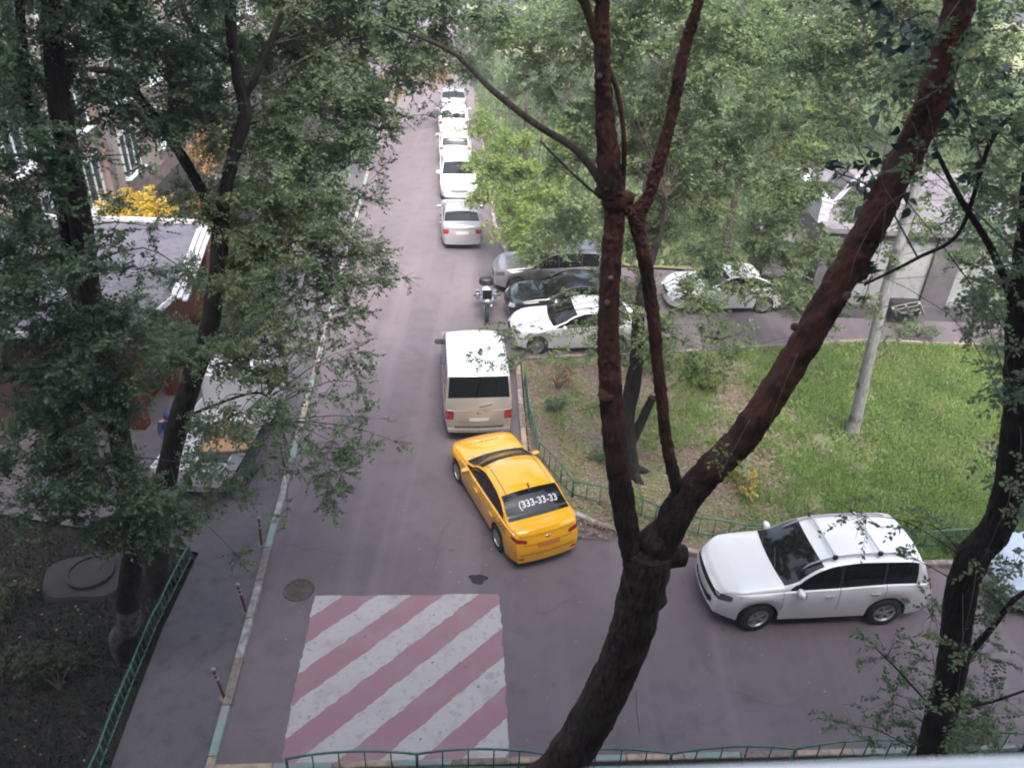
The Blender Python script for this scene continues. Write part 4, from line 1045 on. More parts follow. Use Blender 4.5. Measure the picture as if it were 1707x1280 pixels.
standJ = dict(pelvis=(0, 0, .92), waist=(.03, 0, 1.07), chest=(.10, 0, 1.30), neck=(.17, 0, 1.44), head=(.22, 0, 1.53), crown=(.27, 0, 1.62),
    sl=(.10, .19, 1.38), el=(.14, .25, 1.10), hl=(.34, .17, .98), sr=(.10, -.19, 1.38), er=(.14, -.25, 1.10), hr=(.34, -.17, 1.0),
    pl=(0, .10, .88), kl=(.05, .12, .48), al=(-.02, .13, .09), tl=(.14, .15, .04), pr=(0, -.10, .88), kr=(.04, -.12, .48), ar=(.0, -.13, .09), tr=(.16, -.15, .04))
person('person in a blue jacket standing half hidden between the left tree trunks', (-8.5, 16.25), math.radians(-60), standJ, (mk_('blue_jacket', (.035, .07, .17)), mk_('grey_trousers', (.16, .16, .17)), m_black, mk_('navy_cap', (.02, .04, .10))), ground=.06)
# ------------------------------------------------------------------ foliage
def nrm(a): return a / np.maximum(np.linalg.norm(a, axis=-1, keepdims=True), 1e-9)
def quads_mesh(name, V):
    """V: (N,k,3) array of separate k-sided faces"""
    n, q = V.shape[:2]; me = bpy.data.meshes.new(name)
    me.vertices.add(n * q); me.vertices.foreach_set('co', V.reshape(-1).astype(np.float32))
    me.loops.add(n * q); me.loops.foreach_set('vertex_index', np.arange(n * q, dtype=np.int32))
    me.polygons.add(n); me.polygons.foreach_set('loop_start', np.arange(0, n * q, q, dtype=np.int32)); me.polygons.foreach_set('loop_total', np.full(n, q, dtype=np.int32))
    me.update(calc_edges=True); return me
def leaves(rs, P, D, K, tl, ll, droop=.35, wr=.5, flat=.5):
    """P, D: (M,3) spray origins and directions -> (M*K,4,3) leaf quads and twig polylines"""
    M = len(P)
    t = (np.arange(K) + .6) / K
    L = tl * rs.uniform(.6, 1.25, (M, 1, 1))
    dr = np.zeros((1, 1, 3)); dr[..., 2] = -1
    pts = P[:, None] + D[:, None] * L * t[None, :, None] + dr * L * droop * (t ** 2)[None, :, None]
    up = nrm(np.array([0, 0, 1.]) + rs.normal(0, .35, (M, 3)))
    B = nrm(np.cross(D, up))
    side = np.where(np.arange(K) % 2 == 0, 1, -1)[None, :, None]
    ld = nrm(D[:, None] * .55 + B[:, None] * side * .85 + rs.normal(0, .3, (M, K, 3)) + np.array([0, 0, -.28]))
    ln = nrm(up[:, None] + rs.normal(0, flat, (M, K, 3)))
    lb = nrm(np.cross(ld, ln))
    s = ll * rs.uniform(.65, 1.25, (M, K, 1))
    a = pts; m = a + ld * s * .45; w_ = lb * s * wr * .5; nz = np.cross(lb, ld)
    V = np.stack([a, m + w_ + nz * s * .07, a + ld * s, m - w_ + nz * s * .07], axis=2)
    if ll > .1:   # large leaves close to the lens get a rounded outline with a drawn-out tip
        pr = [(0, 0), (.08, .30), (.28, .50), (.50, .44), (.72, .24), (.88, .08), (1, 0), (.88, -.08), (.72, -.24), (.50, -.44), (.28, -.50), (.08, -.30)]
        V = np.stack([a + ld * s * u + lb * s * wr * v + nz * s * (abs(v) * .25 - .12 * u * u) for u, v in pr], axis=2)
        return V.reshape(-1, len(pr), 3), P + D * L[:, 0] * .5 + dr[0] * L[:, 0] * droop * .25, P + D * L[:, 0] + dr[0] * L[:, 0] * droop
    tips = P + D * L[:, 0] + dr[0] * L[:, 0] * droop
    mids = P + D * L[:, 0] * .5 + dr[0] * L[:, 0] * droop * .25
    return V.reshape(-1, 4, 3), mids, tips
def prism(A, B, r0, r1):
    """three-sided twigs between point arrays"""
    d = nrm(B - A); o = nrm(np.cross(d, np.array([.3, .5, .81]))); p = np.cross(d, o); out = []
    c = [(np.cos(a), np.sin(a)) for a in (0, 2.094, 4.189)]
    for i in range(3):
        (c0, s0), (c1, s1) = c[i], c[(i + 1) % 3]
        out.append(np.stack([A + (o * c0 + p * s0) * r0, A + (o * c1 + p * s1) * r0, B + (o * c1 + p * s1) * r1, B + (o * c0 + p * s0) * r1], axis=1))
    return np.concatenate(out)

BK = {}
def bark(key):
    if key in BK: return BK[key]
    c = dict(dark=((.012, .010, .010), (.040, .032, .030)), brown=((.035, .027, .024), (.11, .085, .075)), pale=((.19, .19, .20), (.36, .36, .36)), grey=((.06, .055, .05), (.14, .13, .12)))[key]
    BK[key] = barkmat('bark_' + key, *c); return BK[key]
LF = dict(
    deep=leafmat('leaf_deep', [(.062, .110, .068), (.088, .150, .088), (.125, .185, .120), (.16, .19, .075)], .5),
    mid=leafmat('leaf_mid', [(.080, .135, .074), (.115, .180, .095), (.165, .225, .140), (.25, .25, .090)], .52),
    fresh=leafmat('leaf_fresh', [(.075, .125, .055), (.12, .18, .078), (.175, .23, .115), (.26, .28, .095)], .52),
    lime=leafmat('leaf_lime', [(.10, .165, .04), (.155, .23, .055), (.21, .275, .08), (.29, .30, .085)], .5),
    yellow=leafmat('leaf_yellow', [(.20, .18, .03), (.42, .30, .04), (.55, .38, .05), (.30, .28, .05)], .35),
    russet=leafmat('leaf_russet', [(.10, .07, .03), (.20, .10, .04), (.30, .17, .06), (.09, .10, .03)], .3),
    shaded=leafmat('leaf_shaded', [(.022, .034, .02), (.035, .048, .026), (.05, .06, .03), (.07, .07, .03)], .25),  # darker leaf copy with the flower bed's shade painted in
    blue=leafmat('leaf_bluish', [(.016, .040, .036), (.026, .058, .048), (.036, .072, .058), (.05, .085, .045)], .25))

def foliage(root, blobs, leafkey, anchors, barkkey, size=.06, K=12, tl=.36, seed=0, droop=.3, limb=.02, twigs=True, sub=2.0, flat=.75, wr=.62):
    """blobs: (centre, radius, k) ; k = how many leaf layers cover the blob"""
    rs = np.random.RandomState(seed); LV, TV = [], []; nb = 0; k0 = GAIN[0]
    anc = [Vector(a) for a in anchors]
    for C, r, k in blobs:
        C = Vector(C)
        if anc:
            a = min(anc, key=lambda q: (q - C).length + max(0, q.z - C.z) * .8)
            mid = a.lerp(C, .55) + Vector((0, 0, (C - a).length * .10)) + Vector(rs.normal(0, .06 * (C - a).length, 3))
            pp, rr = spline([a, mid, C], [limb * (1 + .5 * r), limb * .7, limb * .3], 4); lb = MB(); lb.tube(pp, rr, 6, cap=False); lb.build('limb', bark(barkkey), root, smooth=True)
        else: mid = C - Vector((0, 0, r * .6))
        n = max(20, int(k * k0 * math.pi * r * r / (size * size * wr * .62 * .6)))
        M = max(2, n // K); ns = max(3, int(sub * (5 + 7 * r)))
        d = nrm(rs.normal(0, 1, (ns, 3)) * [1, 1, .75]); E = np.array(C) + d * r * rs.uniform(.35, 1, (ns, 1)) ** .6
        S0 = np.array(C) * .85 + np.array(mid) * .15 + rs.normal(0, .05 * r, (ns, 3))
        TV.append(prism(S0, E, limb * .42, limb * .12))
        w_ = rs.uniform(.3, 1, ns); w_ /= w_.sum(); j = rs.choice(ns, M, p=w_)
        t = rs.uniform(.25, 1.0, (M, 1)) ** .75
        P = S0[j] * (1 - t) + E[j] * t
        D = nrm(nrm(E - S0)[j] * .6 + rs.normal(0, .65, (M, 3)) * [1, 1, .6])
        V, mids, tips = leaves(rs, P, D, K, tl * min(1, .5 + r * .6), size, droop, wr, flat)
        LV.append(V)
        if twigs:
            TV.append(prism(P, mids, limb * .12 + .0012, limb * .08 + .001)); TV.append(prism(mids, tips, limb * .08 + .001, .0008))
        nb += n
    link('crown', quads_mesh('crown', np.concatenate(LV)), LF[leafkey], root)
    if twigs: link('twigs', quads_mesh('twigs', np.concatenate(TV)), bark(barkkey), root)
    return nb
NL = 0
GAIN = [1.75]
def B(px, py, z, rpx, k=1.5): return (PD(px, py, z), rpx * z / FPX, k)

def trunk(root, tubes, m, name='trunk', n=14, wob=.03, per=7, seed=1, rough=0, ext=True):
    b = MB(); anch = []
    for i, (pts, rad) in enumerate(tubes):
        if ext and Vector(pts[-1]).z > 11.6 and rad[-1] > .02:   # carry the limb on above the view
            e = Vector(pts[-1]); dd = (e - Vector(pts[-2])).normalized() + Vector((0, 0, .3)); dd.normalize()
            pts = list(pts) + [e + dd * 1.2, e + dd * 2.4 + Vector((.1, -.1, .3)), e + dd * 3.6 + Vector((.1, .2, .8))]; rad = list(rad) + [rad[-1] * .85, rad[-1] * .65, rad[-1] * .35]
        p, r = spline(pts, rad, per); b.tube(p, r, n if max(rad) > .05 else 12, wob=wob * (0 if rough else 1), seed=seed + i, rough=rough if max(rad) > .05 else 0); anch += p[::max(1, per // 7)]
    b.build(name, m, root, smooth=True, sharp=50 if rough else None); return anch

# --- 1. big forked tree in front
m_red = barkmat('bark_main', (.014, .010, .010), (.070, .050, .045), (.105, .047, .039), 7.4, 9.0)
Y1 = 6.4
def q1(px, py, y=Y1): return PY(px, py, y)
base = Vector((q1(905, 1300).x - .40, Y1 - .15, 0))
t = empty('tree'); tag(t, 'big forked tree with reddish brown limbs in the middle foreground', 'tree')
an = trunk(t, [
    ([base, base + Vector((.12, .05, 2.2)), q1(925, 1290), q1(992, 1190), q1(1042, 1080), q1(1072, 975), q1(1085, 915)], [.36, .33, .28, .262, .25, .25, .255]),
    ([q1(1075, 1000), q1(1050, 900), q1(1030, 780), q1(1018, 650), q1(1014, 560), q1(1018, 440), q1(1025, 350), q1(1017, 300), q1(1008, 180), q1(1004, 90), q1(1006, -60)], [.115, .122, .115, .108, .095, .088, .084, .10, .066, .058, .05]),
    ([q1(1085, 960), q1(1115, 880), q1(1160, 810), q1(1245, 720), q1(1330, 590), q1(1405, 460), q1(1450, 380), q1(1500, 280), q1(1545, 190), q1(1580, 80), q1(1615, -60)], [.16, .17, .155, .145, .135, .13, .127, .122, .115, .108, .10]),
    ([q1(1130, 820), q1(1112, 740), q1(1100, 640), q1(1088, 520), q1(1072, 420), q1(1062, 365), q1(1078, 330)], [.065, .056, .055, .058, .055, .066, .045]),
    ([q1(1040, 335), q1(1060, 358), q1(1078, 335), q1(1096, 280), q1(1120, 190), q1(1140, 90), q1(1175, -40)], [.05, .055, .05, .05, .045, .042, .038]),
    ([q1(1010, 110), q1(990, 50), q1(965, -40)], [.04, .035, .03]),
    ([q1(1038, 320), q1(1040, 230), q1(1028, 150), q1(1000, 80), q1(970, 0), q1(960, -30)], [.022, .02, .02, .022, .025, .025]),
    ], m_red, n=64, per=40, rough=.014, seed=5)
an += trunk(t, [([q1(1000, 300), q1(960, 250, 6.6), q1(890, 205, 6.9), q1(820, 150, 7.2), q1(750, 85, 7.6), q1(640, 40, 8.2)], [.035, .032, .03, .026, .02, .012]),
    ([q1(1000, 330), q1(950, 285), q1(900, 235)], [.012, .010, .008])], bark('brown'), 'limb', n=8)
# knots, pruning scars, cut stubs
b = MB(); rg = random.Random(2)
for px, py, s in ((1078, 935, .5), (1095, 900, .42), (1065, 940, .42), (1041, 332, .15), (1003, 320, .15), (1025, 338, .22), (1430, 450, .25), (1040, 1190, .01), (1014, 655, .20), (1125, 850, .3), (1088, 1000, .3), (1064, 362, .13)):
    b = MB(); c = q1(px, py); b.ell(c, (s * rg.uniform(.8, 1.1), s * .9, s * rg.uniform(.7, 1.2)), 10, rot=Euler((rg.random(), rg.random(), rg.random())).to_matrix()); b.build('burl', m_red, t, smooth=True)
b = MB(); pa, pb_ = q1(1095, 925), q1(1142, 925); b.tube([pa, pb_, pb_ + Vector((.02, 0, .0))], [.16, .12, .09], 12, wob=.05); pa2 = q1(1120, 895, Y1 - .05); b.tube([q1(1100, 930), pa2], [.1, .08], 10)
b.build('burl', m_red, t, smooth=True)
m_scar = mat('fresh_wood', (.17, .12, .09), .8, noise=(30, (.05, .03, .025), .2))
m_scar2 = mat('healed_scar', (.09, .032, .02), .8, noise=(14, (.03, .013, .011), .2), bump=.8)
tocam = lambda p: (CL - p).normalized()
for px, py, r, m_, push in ((1078, 1003, .045, m_scar, .27), (1010, 657, .06, m_scar2, .115), (1018, 464, .02, m_scar, .13), (1012, 505, .022, m_scar, .13), (1128, 908, .03, m_scar, .15), (999, 128, .018, m_scar, .085), (1410, 492, .035, m_scar, .155), (1325, 545, .03, m_scar2, .165)):
    c = q1(px, py); n_ = tocam(c); c2 = c + n_ * push; b = MB(); b.tube([c2 - n_ * .06, c2, c2 + n_ * .012], [r * 1.25, r * 1.2, r * .6], 14); b.build('pruning_scar', m_, t, smooth=False)
NL += foliage(t, [B(1545, 110, 6.3, 70, .5), B(1475, 265, 6.6, 55, .55), B(1450, 470, 6.9, 26, .6), B(1640, 240, 6.2, 60, .35), B(1400, 290, 6.8, 30, .5), B(1560, 210, 6.2, 40, .5), B(1680, 130, 6.0, 50, .35), B(1500, 40, 6.4, 60, .35)], 'blue',
    an, 'grey', size=.115, K=7, tl=.4, seed=11, droop=.5, limb=.012, wr=.62)
NL += foliage(t, [(Vector((-1, 5, 16.2)), 2.2, .3), (Vector((2.2, 6.5, 16.6)), 2.4, .35), (Vector((5, 5, 16.2)), 2.2, .3), (Vector((.5, 9, 17.2)), 2.2, .2)], 'mid', an, 'grey', size=.13, K=8, tl=.5, seed=12, limb=.02, twigs=False)  # unseen leaves above the view, added to block sky light over the near road
tx = empty('vine'); tag(tx, 'thin pale climbing stems trailing down the right limb of the big forked tree', 'vine')
b = MB()
for P_ in ([(1615, -20), (1560, 60), (1520, 130), (1508, 200), (1530, 160)], [(1605, 110), (1570, 145), (1520, 175), (1500, 185), (1480, 230), (1470, 300), (1500, 350)], [(1510, 190), (1530, 230), (1518, 310), (1470, 350), (1430, 420), (1415, 470)], [(1478, 330), (1470, 400), (1460, 440), (1440, 500)], [(1600, 140), (1610, 180), (1650, 230)], [(1330, 590), (1300, 660), (1280, 720)], [(1250, 700), (1225, 745), (1200, 790)], [(1060, 1150), (1062, 1190), (1066, 1220)]):
    pp, rr = spline([PY(x, y, Y1 - .2) for x, y in P_], [.0035] * len(P_), 5); b = MB(); b.tube(pp, rr, 5); b.build('stem', mat('vine_stem', (.16, .12, .105), .8), tx, smooth=True)
NL += foliage(tx, [B(1205, 760, 7.4, 16, .5), B(1230, 790, 7.6, 22, .4), B(1440, 500, 7.0, 16, .6)], 'lime', [], 'grey', size=.05, K=6, tl=.2, seed=3, limb=.006)

# --- 2. left foreground trunk with whitewashed foot
T2 = PH(213, 1090)
def q2(px, py, y=None): return PY(px, py, (T2.y - .1) if y is None else y)
t = empty('tree', (0, 0, 0)); tag(t, 'tall dark tree at far left with a greyish whitewashed foot in the flower bed', 'tree')
an2 = trunk(t, [([T2, q2(214, 1000), q2(222, 900), q2(205, 760), q2(175, 600), q2(150, 500), q2(138, 400), q2(122, 300), q2(100, 180), q2(88, 60), q2(85, -60)], [.25, .20, .175, .165, .155, .15, .145, .14, .13, .11, .1]),
    ([q2(150, 500), q2(115, 420), q2(105, 350), q2(90, 270), q2(48, 180), q2(38, 90), q2(30, -40)], [.08, .07, .066, .062, .06, .055, .05]),
    ([q2(138, 210), q2(80, 150), q2(30, 100), q2(-40, 70)], [.06, .055, .05, .04])], bark('dark'), seed=9, n=32, per=20, rough=.012)
b = MB(); p_, r_ = spline([T2 - Vector((0, 0, .1)), T2 + Vector((0, 0, .45)), q2(213.5, 1040), q2(214, 1010)], [.27, .245, .22, .208], 5); b.tube(p_, r_, 14, cap=False, wob=.03, seed=9)
b.build('whitewash', layered('whitewash', [(.11, .105, .105), (6, .42, .6, (.035, .03, .03)), (25, .5, .7, (.15, .145, .145))], bump=.6, bscale=30), t, smooth=True)
bl = [B(150, 60, 10, 110, 1.3), B(40, 60, 9.5, 90, 1.3), B(30, 200, 9.6, 60, 1.2), B(170, 170, 10.5, 80, 1.0), B(280, 60, 11, 100, 1.4), B(300, 170, 11.3, 80, 1.6), B(55, 320, 10, 70, 1.2), B(110, 250, 9.8, 60, 1.0),
      B(55, 430, 10.4, 80, 1.8), B(140, 440, 10.0, 45, 1.3), B(240, 450, 11, 40, .6), B(70, 520, 10.6, 60, .8), B(130, 580, 10.8, 80, 2), B(215, 560, 11, 70, 1.6), B(30, 650, 10.6, 70, 1.3), B(155, 690, 11.2, 70, 1.9),
      B(212, 640, 11.4, 50, 1.5), B(110, 780, 11.2, 70, 1.2), B(170, 790, 11.6, 65, 1.7), B(240, 830, 11.9, 36, 1.5), B(150, 860, 12.2, 60, 1.6), B(270, 850, 12.4, 55, 1.7), B(60, 850, 11.4, 50, .8), B(230, 880, 12.4, 45, 1.3), B(335, 775, 12.6, 38, 1.2),
      B(180, 400, 10.2, 30, .9), B(-30, 500, 10, 80, 1.5), B(-40, 300, 9.6, 80, 1.5), B(100, -80, 9, 130, 1.5), B(300, -80, 10, 140, 1.5), B(-60, 780, 11, 80, 1.5), B(180, 330, 10, 36, .5), B(60, 720, 11, 60, 1.0), B(240, 260, 10.6, 36, .5), B(260, 380, 11, 30, .5)]
NL += foliage(t, bl, 'deep', an2, 'brown', size=.062, seed=21, limb=.013, droop=.15)

NL += foliage(t, [(Vector((-7, 9, 16.6)), 2.6, .6), (Vector((-9, 12.5, 17)), 2.6, .5), (Vector((-4.2, 6, 16.6)), 2.4, .4), (Vector((-8, 5, 16.2)), 2.5, .5), (Vector((-11, 8, 16.5)), 2.6, .6)], 'deep', an2, 'dark', size=.13, K=8, tl=.5, seed=22, limb=.02, twigs=False)  # out-of-view canopy added overhead to darken the near left side
# --- 3. second left tree, forked
T3 = PH(262, 985)
def q3(px, py, y=None): return PY(px, py, T3.y + .05 if y is None else y)
t = empty('tree'); tag(t, 'dark forked tree rising beside the left pavement fence, its foliage reaching over the road', 'tree')
an3 = trunk(t, [([T3, q3(262, 900), q3(280, 780), q3(305, 680), q3(345, 560), q3(362, 460), q3(368, 380), q3(375, 320), q3(395, 240), q3(408, 190), q3(395, 120), q3(385, 50), q3(385, -60)], [.23, .21, .20, .185, .16, .135, .13, .10, .095, .10, .08, .07, .06]),
    ([q3(366, 390), q3(340, 325), q3(290, 240), q3(230, 160), q3(205, 125), q3(150, 115)], [.085, .08, .075, .07, .06, .04]),
    ([q3(375, 450), q3(410, 437), q3(450, 428), q3(480, 415, 11.7)], [.03, .028, .022, .015]),
    ([q3(405, 170), q3(440, 100), q3(470, 20)], [.05, .045, .04]), ([q3(400, 120), q3(330, 60), q3(300, 10)], [.04, .035, .03]),
    ([q3(320, 690), q3(430, 655), q3(470, 700)], [.03, .02, .012])], bark('dark'), seed=31, n=32, per=20, rough=.012)
bl = [B(430, 40, 12, 120, 1.5), B(560, 60, 12.5, 120, 1.5), B(660, 40, 13, 90, 1.3), B(350, 200, 12, 80, 1.4), B(450, 190, 12.5, 100, 1.5), B(560, 180, 13, 95, 1.3), B(630, 170, 13.5, 60, .8), B(480, 300, 13, 95, 1.5), B(570, 280, 13.5, 55, .6),
      B(330, 330, 12.3, 55, 1.1), B(420, 370, 12.8, 70, 1.6), B(500, 400, 13.2, 80, 1.1), B(560, 440, 13.5, 65, .65), B(610, 470, 13.8, 50, .45), B(560, 380, 13.5, 50, .5), B(410, 480, 13, 60, 1.5), B(460, 520, 13.4, 65, .55), B(540, 520, 13.8, 60, .40), B(590, 580, 14, 50, .40), B(640, 420, 14, 40, .25),
      B(370, 590, 13.2, 55, 1.2), B(430, 610, 13.6, 50, .8), B(470, 660, 13.8, 50, .45), B(540, 660, 14, 40, .22), B(560, 740, 14, 50, .38), B(610, 750, 14.2, 40, .35), B(620, 700, 14.2, 36, .3), B(500, 790, 14.2, 45, .25), B(560, 830, 14.4, 36, .55), B(440, 750, 13.8, 45, .38),
      B(352, 700, 13.2, 40, 1.0), B(300, 590, 12.8, 45, 1.5), B(370, 790, 13.6, 30, .5), B(410, 810, 14, 45, .40), B(290, 880, 13.6, 35, 1.2), B(400, 930, 14.6, 28, .3), B(450, 700, 14, 40, .5), B(330, 850, 13.8, 32, .8), B(400, 690, 13.2, 50, .8), B(500, 720, 14, 40, .35),
      B(680, -60, 13, 120, 1.6), B(480, -90, 12, 160, 1.6), B(700, 90, 14, 70, .6), B(640, 280, 14.5, 30, .35), B(585, 230, 13.2, 40, .6), B(670, 740, 14.3, 18, .3), B(520, 590, 13.6, 50, .35), B(690, 470, 14.2, 20, .15), B(590, 330, 14, 36, .2), B(610, 640, 14, 30, .2), B(480, 860, 14.2, 26, .18), B(760, 30, 14, 60, 1.3), B(700, 140, 15, 40, .5), B(730, 190, 15.5, 30, .25), B(650, 120, 14.5, 40, .8), B(770, 110, 15, 36, .6), B(820, 20, 14.5, 50, 1.0), B(620, 330, 14, 36, .3), B(720, 90, 14.5, 40, 1.0), B(640, 210, 14, 36, .8), B(610, 420, 14, 50, .6), B(560, 480, 13.8, 50, .6), B(590, 520, 14, 40, .4), B(650, 460, 14.2, 30, .3), B(560, 790, 14.2, 40, .5), B(520, 450, 13.6, 50, .7), B(440, 570, 13.4, 50, .6)]
NL += foliage(t, bl, 'mid', an3, 'brown', size=.062, seed=41, limb=.010, droop=.15)

# --- 4. thin tree close by the pavilion
g4 = Vector((-9.9, 15.2, .05))
t = empty('tree'); tag(t, 'slender dark tree standing in front of the pavilion between the two thick left trunks', 'tree')
an4 = trunk(t, [([g4, g4 + Vector((-.1, 0, 2)), PY(125, 480, 14.8), PY(118, 420, 14.6), PY(100, 330, 14.4), PY(60, 210, 14.2), PY(20, 60, 14), PY(0, -60, 13.8)], [.2, .17, .15, .14, .13, .12, .1, .09])], bark('dark'), seed=43)
NL += foliage(t, [B(20, 130, 15, 90, 1.3), B(210, 120, 15.5, 50, .45), B(200, 60, 15.5, 70, .9), B(90, 410, 15.5, 50, 1.1), B(20, 400, 15, 80, 1.1), B(-60, 150, 14, 120, 1.5), B(330, 470, 16, 50, .9), B(230, 520, 16, 60, .6), B(300, 560, 16, 60, 1.3), B(150, 330, 15.5, 30, .5)], 'mid', an4, 'dark', size=.06, seed=44)

# --- 5. right foreground tree
T5 = PH(1560, 1262); Y5 = 5.9
def q5(px, py, y=Y5): return PY(px, py, y)
b5 = q5(1545, 1300); b5 = Vector((b5.x - .5, Y5, 0))
t = empty('tree'); tag(t, 'dark leaning tree at right, crossing the ledge and the right side of the picture', 'tree')
an5 = trunk(t, [([b5, q5(1530, 1340), q5(1556, 1240), q5(1585, 1120), q5(1600, 1000), q5(1622, 930), q5(1662, 878), q5(1684, 810), q5(1700, 690), q5(1702, 600), q5(1712, 480), q5(1730, 300), q5(1750, 100)], [.2, .18, .165, .155, .145, .145, .14, .135, .13, .125, .12, .1, .09]),
    ([q5(1605, 1100), q5(1650, 1050), q5(1690, 1000), q5(1730, 975)], [.04, .032, .026, .02]), ([q5(1595, 1180), q5(1650, 1170), q5(1710, 1150)], [.02, .016, .012]),
    ([q5(1705, 560), q5(1660, 430), q5(1600, 330), q5(1560, 250)], [.03, .028, .022, .012]), ([q5(1440, 475), q5(1530, 430), q5(1600, 385), q5(1650, 240), q5(1690, 190)], [.010, .014, .015, .018, .018]),
    ([q5(1590, 1220), q5(1500, 1120), q5(1460, 1080)], [.014, .01, .006])], bark('dark'), seed=51, n=36, per=24, rough=.012)
bl = [B(1660, 1000, 8.4, 50, .7), B(1690, 940, 8.2, 35, .5), B(1550, 1020, 9, 50, .16), B(1480, 1090, 9.4, 50, .2), B(1640, 1090, 9, 50, .35), B(1560, 1120, 9.2, 50, .25), B(1660, 1180, 9.4, 60, .35), B(1560, 1200, 9.6, 60, .5), B(1480, 1170, 9.7, 60, .25), B(1620, 1210, 9.6, 40, .6), B(1420, 1210, 9.9, 40, .18),
      B(1690, 820, 8, 36, .5), B(1700, 620, 7.6, 50, .5), B(1690, 540, 7.4, 60, .45), B(1670, 440, 7.2, 60, .4), B(1690, 330, 7, 60, .45), B(1640, 350, 7.4, 50, .35), B(1650, 760, 8.0, 26, .3), B(1740, 700, 7.6, 70, 1), B(1520, 930, 8.4, 30, .22), B(1430, 860, 8.4, 50, .14), B(1530, 870, 8.4, 40, .2), B(1640, 470, 7.6, 40, .3)]
NL += foliage(t, [B(1690, 640, 5.9, 60, .5), B(1680, 480, 5.8, 70, .5), B(1690, 330, 5.6, 70, .5), B(1660, 200, 5.6, 70, .45), B(1690, 820, 6.2, 40, .4), B(1620, 60, 5.6, 80, .4), B(1600, 1090, 6.6, 40, .25), B(1590, 1200, 6.8, 50, .4), B(1640, 930, 6.4, 40, .2), B(1500, 120, 5.8, 60, .3), B(1540, 260, 5.9, 50, .25)], 'mid', an5, 'brown', size=.05, seed=55, limb=.004, droop=.2)
NL += foliage(t, [B(1500, 40, 10, 80, .35), B(1330, 60, 10.5, 80, .3), B(1640, 120, 9, 80, .45), B(1400, 170, 10.5, 80, .3), B(1250, 150, 11, 70, .22), B(1660, 250, 8.5, 60, .4), B(1600, 30, 9, 70, .4), B(1350, 270, 11, 60, .22), B(1550, 300, 9.5, 50, .25), B(1450, 380, 10, 45, .25), B(1330, 400, 11, 40, .2), B(1640, 520, 8.6, 50, .35)],
    'fresh', an5, 'brown', size=.058, seed=53, limb=.006, droop=.2)
NL += foliage(t, bl, 'mid', an5, 'brown', size=.055, seed=52, limb=.008, droop=.45)

GAIN[0] = 1.7
NL += foliage(t, [(Vector((8, 6, 16.4)), 2.4, .8), (Vector((11, 8.5, 16.6)), 2.4, .7)], 'mid', an5, 'dark', size=.13, K=8, tl=.5, seed=54, limb=.02, twigs=False)  # extra crown out of sight, added to shade the near right ground
# --- 6. lawn tree behind the fork
T6 = PH(1048, 795); Y6 = T6.y
t = empty('tree'); tag(t, 'black stumpy trunk with a side fork on the lawn behind the big forked tree', 'tree')
def q6(px, py, y=Y6): return PY(px, py, y)
an6 = trunk(t, [([T6 + Vector((0, 0, -.1)), q6(1047, 768), q6(1045, 700), q6(1055, 640), q6(1062, 590), q6(1065, 520), q6(1080, 450), q6(1100, 390), q6(1110, 330)], [.34, .25, .20, .185, .17, .14, .10, .07, .03]),
    ([q6(1050, 745), q6(1068, 705), q6(1088, 662)], [.13, .11, .10])], bark('dark'), seed=61, n=30, per=16, rough=.012)
b = MB()
for a in range(5): aa = a * 1.25 + .3; b.tube([T6 + Vector((0, 0, .35)), T6 + Vector((math.cos(aa) * .4, math.sin(aa) * .4, .12)), T6 + Vector((math.cos(aa) * .6, math.sin(aa) * .6, .04))], [.16, .10, .05], 8)
b.build('root', bark('dark'), t, smooth=True)
bl = [B(930, 490, 20, 36, .16), B(990, 550, 19, 45, .5), B(900, 560, 19, 30, .25), B(940, 600, 19, 30, .35), B(1090, 560, 18, 60, 1.0), B(1180, 580, 18, 55, .9), B(1060, 480, 19, 50, .7), B(1160, 500, 19, 50, 1.0), B(1240, 560, 18, 36, .35), B(1000, 470, 19, 36, .4),
      B(1190, 430, 20, 55, .7), B(1090, 400, 19, 55, 1.4), B(960, 380, 20, 50, .9), B(1250, 480, 19, 45, .8), B(1280, 380, 20, 50, 1.1), B(1100, 300, 18, 70, 1.2), B(1180, 330, 19, 60, 1.3), B(1210, 220, 18, 80, 1.2), B(960, 270, 18, 60, .9), B(1120, 160, 17, 80, 1.0), B(1200, 100, 16, 90, 1.2), B(1010, 80, 16, 90, 1.0), B(1290, 290, 19, 50, 1.0),
      B(800, 590, 15.5, 30, .16), B(825, 560, 15.5, 30, .25), B(830, 610, 15.5, 22, .25), B(850, 545, 15.8, 25, .4), B(1300, 160, 17, 60, .9), B(1340, 470, 19, 45, .5), B(1390, 560, 18, 26, .3), B(1370, 400, 19, 36, .5), B(1100, -60, 15, 130, 1.5), B(840, 40, 17, 70, 1.1), B(900, 120, 18, 60, .9), B(1040, 500, 18, 40, .6), B(1150, 250, 17, 60, .8), B(950, 200, 17, 50, .8), B(990, 20, 15, 70, .8), B(1060, 60, 15, 60, .7), B(930, 30, 16, 60, 1.0), B(900, 70, 17, 50, .7), B(1240, 20, 16, 60, 1.0), B(1000, 180, 18, 60, 1.0), B(1070, 230, 18, 50, 1.1), B(1270, 60, 17, 80, 1.2), B(1150, 40, 17, 70, 1.2), B(1010, 400, 19.5, 36, .6), B(905, 400, 20, 22, .4), B(1010, 590, 19, 36, .6), B(1120, 620, 18, 30, .6), B(1220, 620, 18, 30, .4), B(870, 590, 18, 20, .5)]
NL += foliage(t, bl, 'fresh', an6, 'brown', size=.078, seed=62, limb=.007, K=12)

